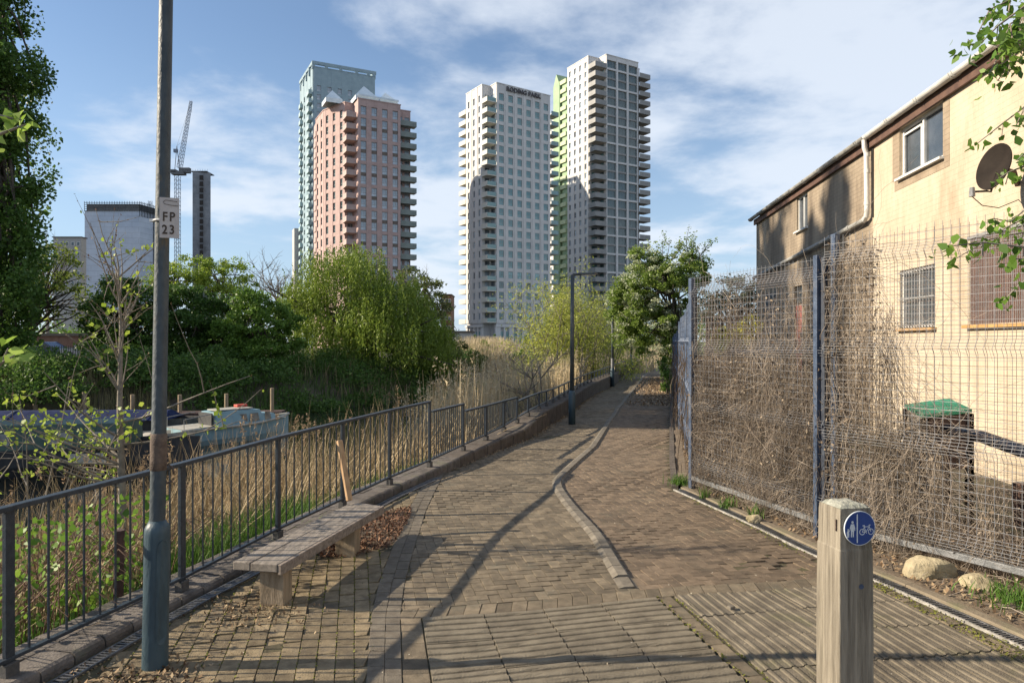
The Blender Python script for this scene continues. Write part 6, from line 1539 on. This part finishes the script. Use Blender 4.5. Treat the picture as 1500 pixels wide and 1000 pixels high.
# ------------------------------------------------------------------ building under sheeting, concrete core, cranes
mat('sheeting', (.36,.42,.52), (.46,.52,.62), .12, .55, brick=(6,2.4,.10,.72,.95), c3=(.40,.46,.56))
mat('netting', (.075,.08,.09), (.13,.14,.15), .6, .9); mat('concrete_dark', (.19,.20,.22), (.27,.285,.31), .3, .9, .4, brick=(30,1.6,.07,.75), c3=(.10,.105,.11))
mat('crane_blue', (.10,.14,.20), (.15,.19,.26), 2, .5)
wb = thing('wrapped_building', (-158,300,-1), 'building wrapped in pale sheeting with dark scaffold top', 'building', rz=0)
x0, x1, zt = -187.8, -163.5, 62.5
MB().prism([(x0,300),(x1,300),(-161.3,312),(-186,326)], -1, zt-3.4).build('sheeted_wall', MATS['sheeting'], wb)
m_ = MB()
for z in np.arange(zt-3.6, zt+.1, .9):
    m_.bar((x0,299.8,z),(x1,299.8,z),.2,.2); m_.bar((x1,299.8,z),(-161,312,z),.2,.2)
for k in range(23): x = x0+(x1-x0)*k/22; m_.bar((x,299.8,zt-3.8),(x,299.8,zt+.6),.16,.16,up=(1,0,0))
for k in range(14):
    for j in range(2): 
        q = Vector((x1,299.8,0)).lerp(Vector((-161,312,0)), k/13); m_.bar((q.x,q.y,-1 if k > 8 else zt-6),(q.x,q.y,zt+.6),.18,.18,up=(1,0,0))
m_.build('scaffold', MATS['netting'], wb)
MB().prism([(x0+.6,300.6),(x1-.6,300.6),(-162.2,311.5),(-186,325)], zt-3.4, zt-.4).build('dark_storey', MATS['netting'], wb)
ct = thing('concrete_core', (-159,350,-1), 'dark grey concrete lift core tower with a slot of openings', 'tower')
x0, x1, zt = -163.8, -154.7, 88.5
MB().add([], []).prism([(x0,350),(-155.4,352),(-160.3,363),(-166,361)], -1, zt).build('core_wall', MATS['concrete_dark'], ct)
sl = MB()
for k in range(26): sl.box((-159.2,349.9,zt-3-k*3.2), (1.7 if k > 3 else 1.9,.3,2.3))
tag(sl.build('opening', MATS['dark_in'], ct), 'vertical row of dark openings')
m_ = MB(); m_.box(((x0+x1)/2-1.6,355,zt+.4), (8.2,9,.4))
for k in range(7): m_.box((x0-.1+k*1.25,350.6,zt+1.0), (.08,.08,1.1))
m_.build('edge_platform', MATS['netting'], ct)
def lattice(mb, A, B, w0, w1, n, r):
    A = Vector(A); B = Vector(B); d = (B-A).normalized(); u = d.cross(Vector((0,1,0))).normalized(); v = d.cross(u)
    C = []
    for k in range(n+1):
        w_ = (w0+(w1-w0)*k/n)/2; p = A.lerp(B, k/n); C.append([p+u*w_+v*w_, p-u*w_+v*w_, p-u*w_-v*w_, p+u*w_-v*w_])
    for j in range(4):
        mb.tube([c[j] for c in C], r, 4)
        for k in range(n): mb.tube([C[k][j], C[k+1][(j+1) % 4]], r*.6, 3, cap=False); mb.tube([C[k][j], C[k][(j+1) % 4]], r*.6, 3, cap=False)
crn = thing('tower_crane', (P(260,500,330).x, 330, -1), 'blue grey luffing tower crane with steep jib beside the concrete core', 'crane')
Yc = 330; m_ = MB(); lattice(m_, P(260,503,Yc), P(260,258,Yc), 2.0, 2.0, 40, .13); m_.build('mast', MATS['crane_blue'], crn)
m_ = MB(); m_.box(P(262,254,Yc), (6,3,1.6)); m_.box(P(271,250,Yc), (5,2.2,2.4)); m_.box(P(254,251,Yc), (3.5,3,1.2)); m_.build('slewing_deck', MATS['netting'], crn)
m_ = MB(); lattice(m_, P(263,246,Yc), P(280,148,Yc), 1.9, .9, 20, .12); m_.build('jib', MATS['crane_blue'], crn)
m_ = MB(); m_.tube([P(256,248,Yc), P(259,214,Yc)], .2, 4); m_.tube([P(263,246,Yc), P(259,214,Yc)], .2, 4); m_.box(P(257.5,221,Yc), (1.8,1.2,1.6)); m_.build('a_frame', MATS['crane_blue'], crn)
m_ = MB(); m_.tube([P(259,214,Yc), P(278,155,Yc)], .05, 3); m_.tube([P(259,214,Yc), P(270,205,Yc)], .05, 3); m_.tube([P(280,148,Yc), P(281,165,Yc)], .06, 3); m_.build('cables', MATS['netting'], crn)
hm = thing('hoist_mast', (P(220,500,310).x, 310, -1), 'thin lattice hoist mast right of the sheeted building', 'mast')
m_ = MB(); lattice(m_, P(220,503,310), P(220,294,310), 1.2, 1.2, 40, .10); m_.build('lattice', MATS['crane_blue'], hm)
# distant tree belt closing the horizon
random.seed(3)
def s_far2():
    px = random.uniform(-150, 1250); Y = random.uniform(130, 190) if px < 640 or px > 900 else random.uniform(235, 260); x = (px-750)/1000*Y
    return (x, Y+20*math.sin(px*.03), -.5+random.random()**.8*(4.6+1.6*math.sin(px*.045)+1.2*math.sin(px*.13)))
mass('distant_trees', 'distant belt of trees and scrub along the horizon', 'woodland', 16000, s_far2, .75, midg)
for o in list(bpy.data.objects):
    if o.type == 'MESH' and o.parent is None and o.get('category') is None and o.get('kind') is None: tag(o, kind='structure')
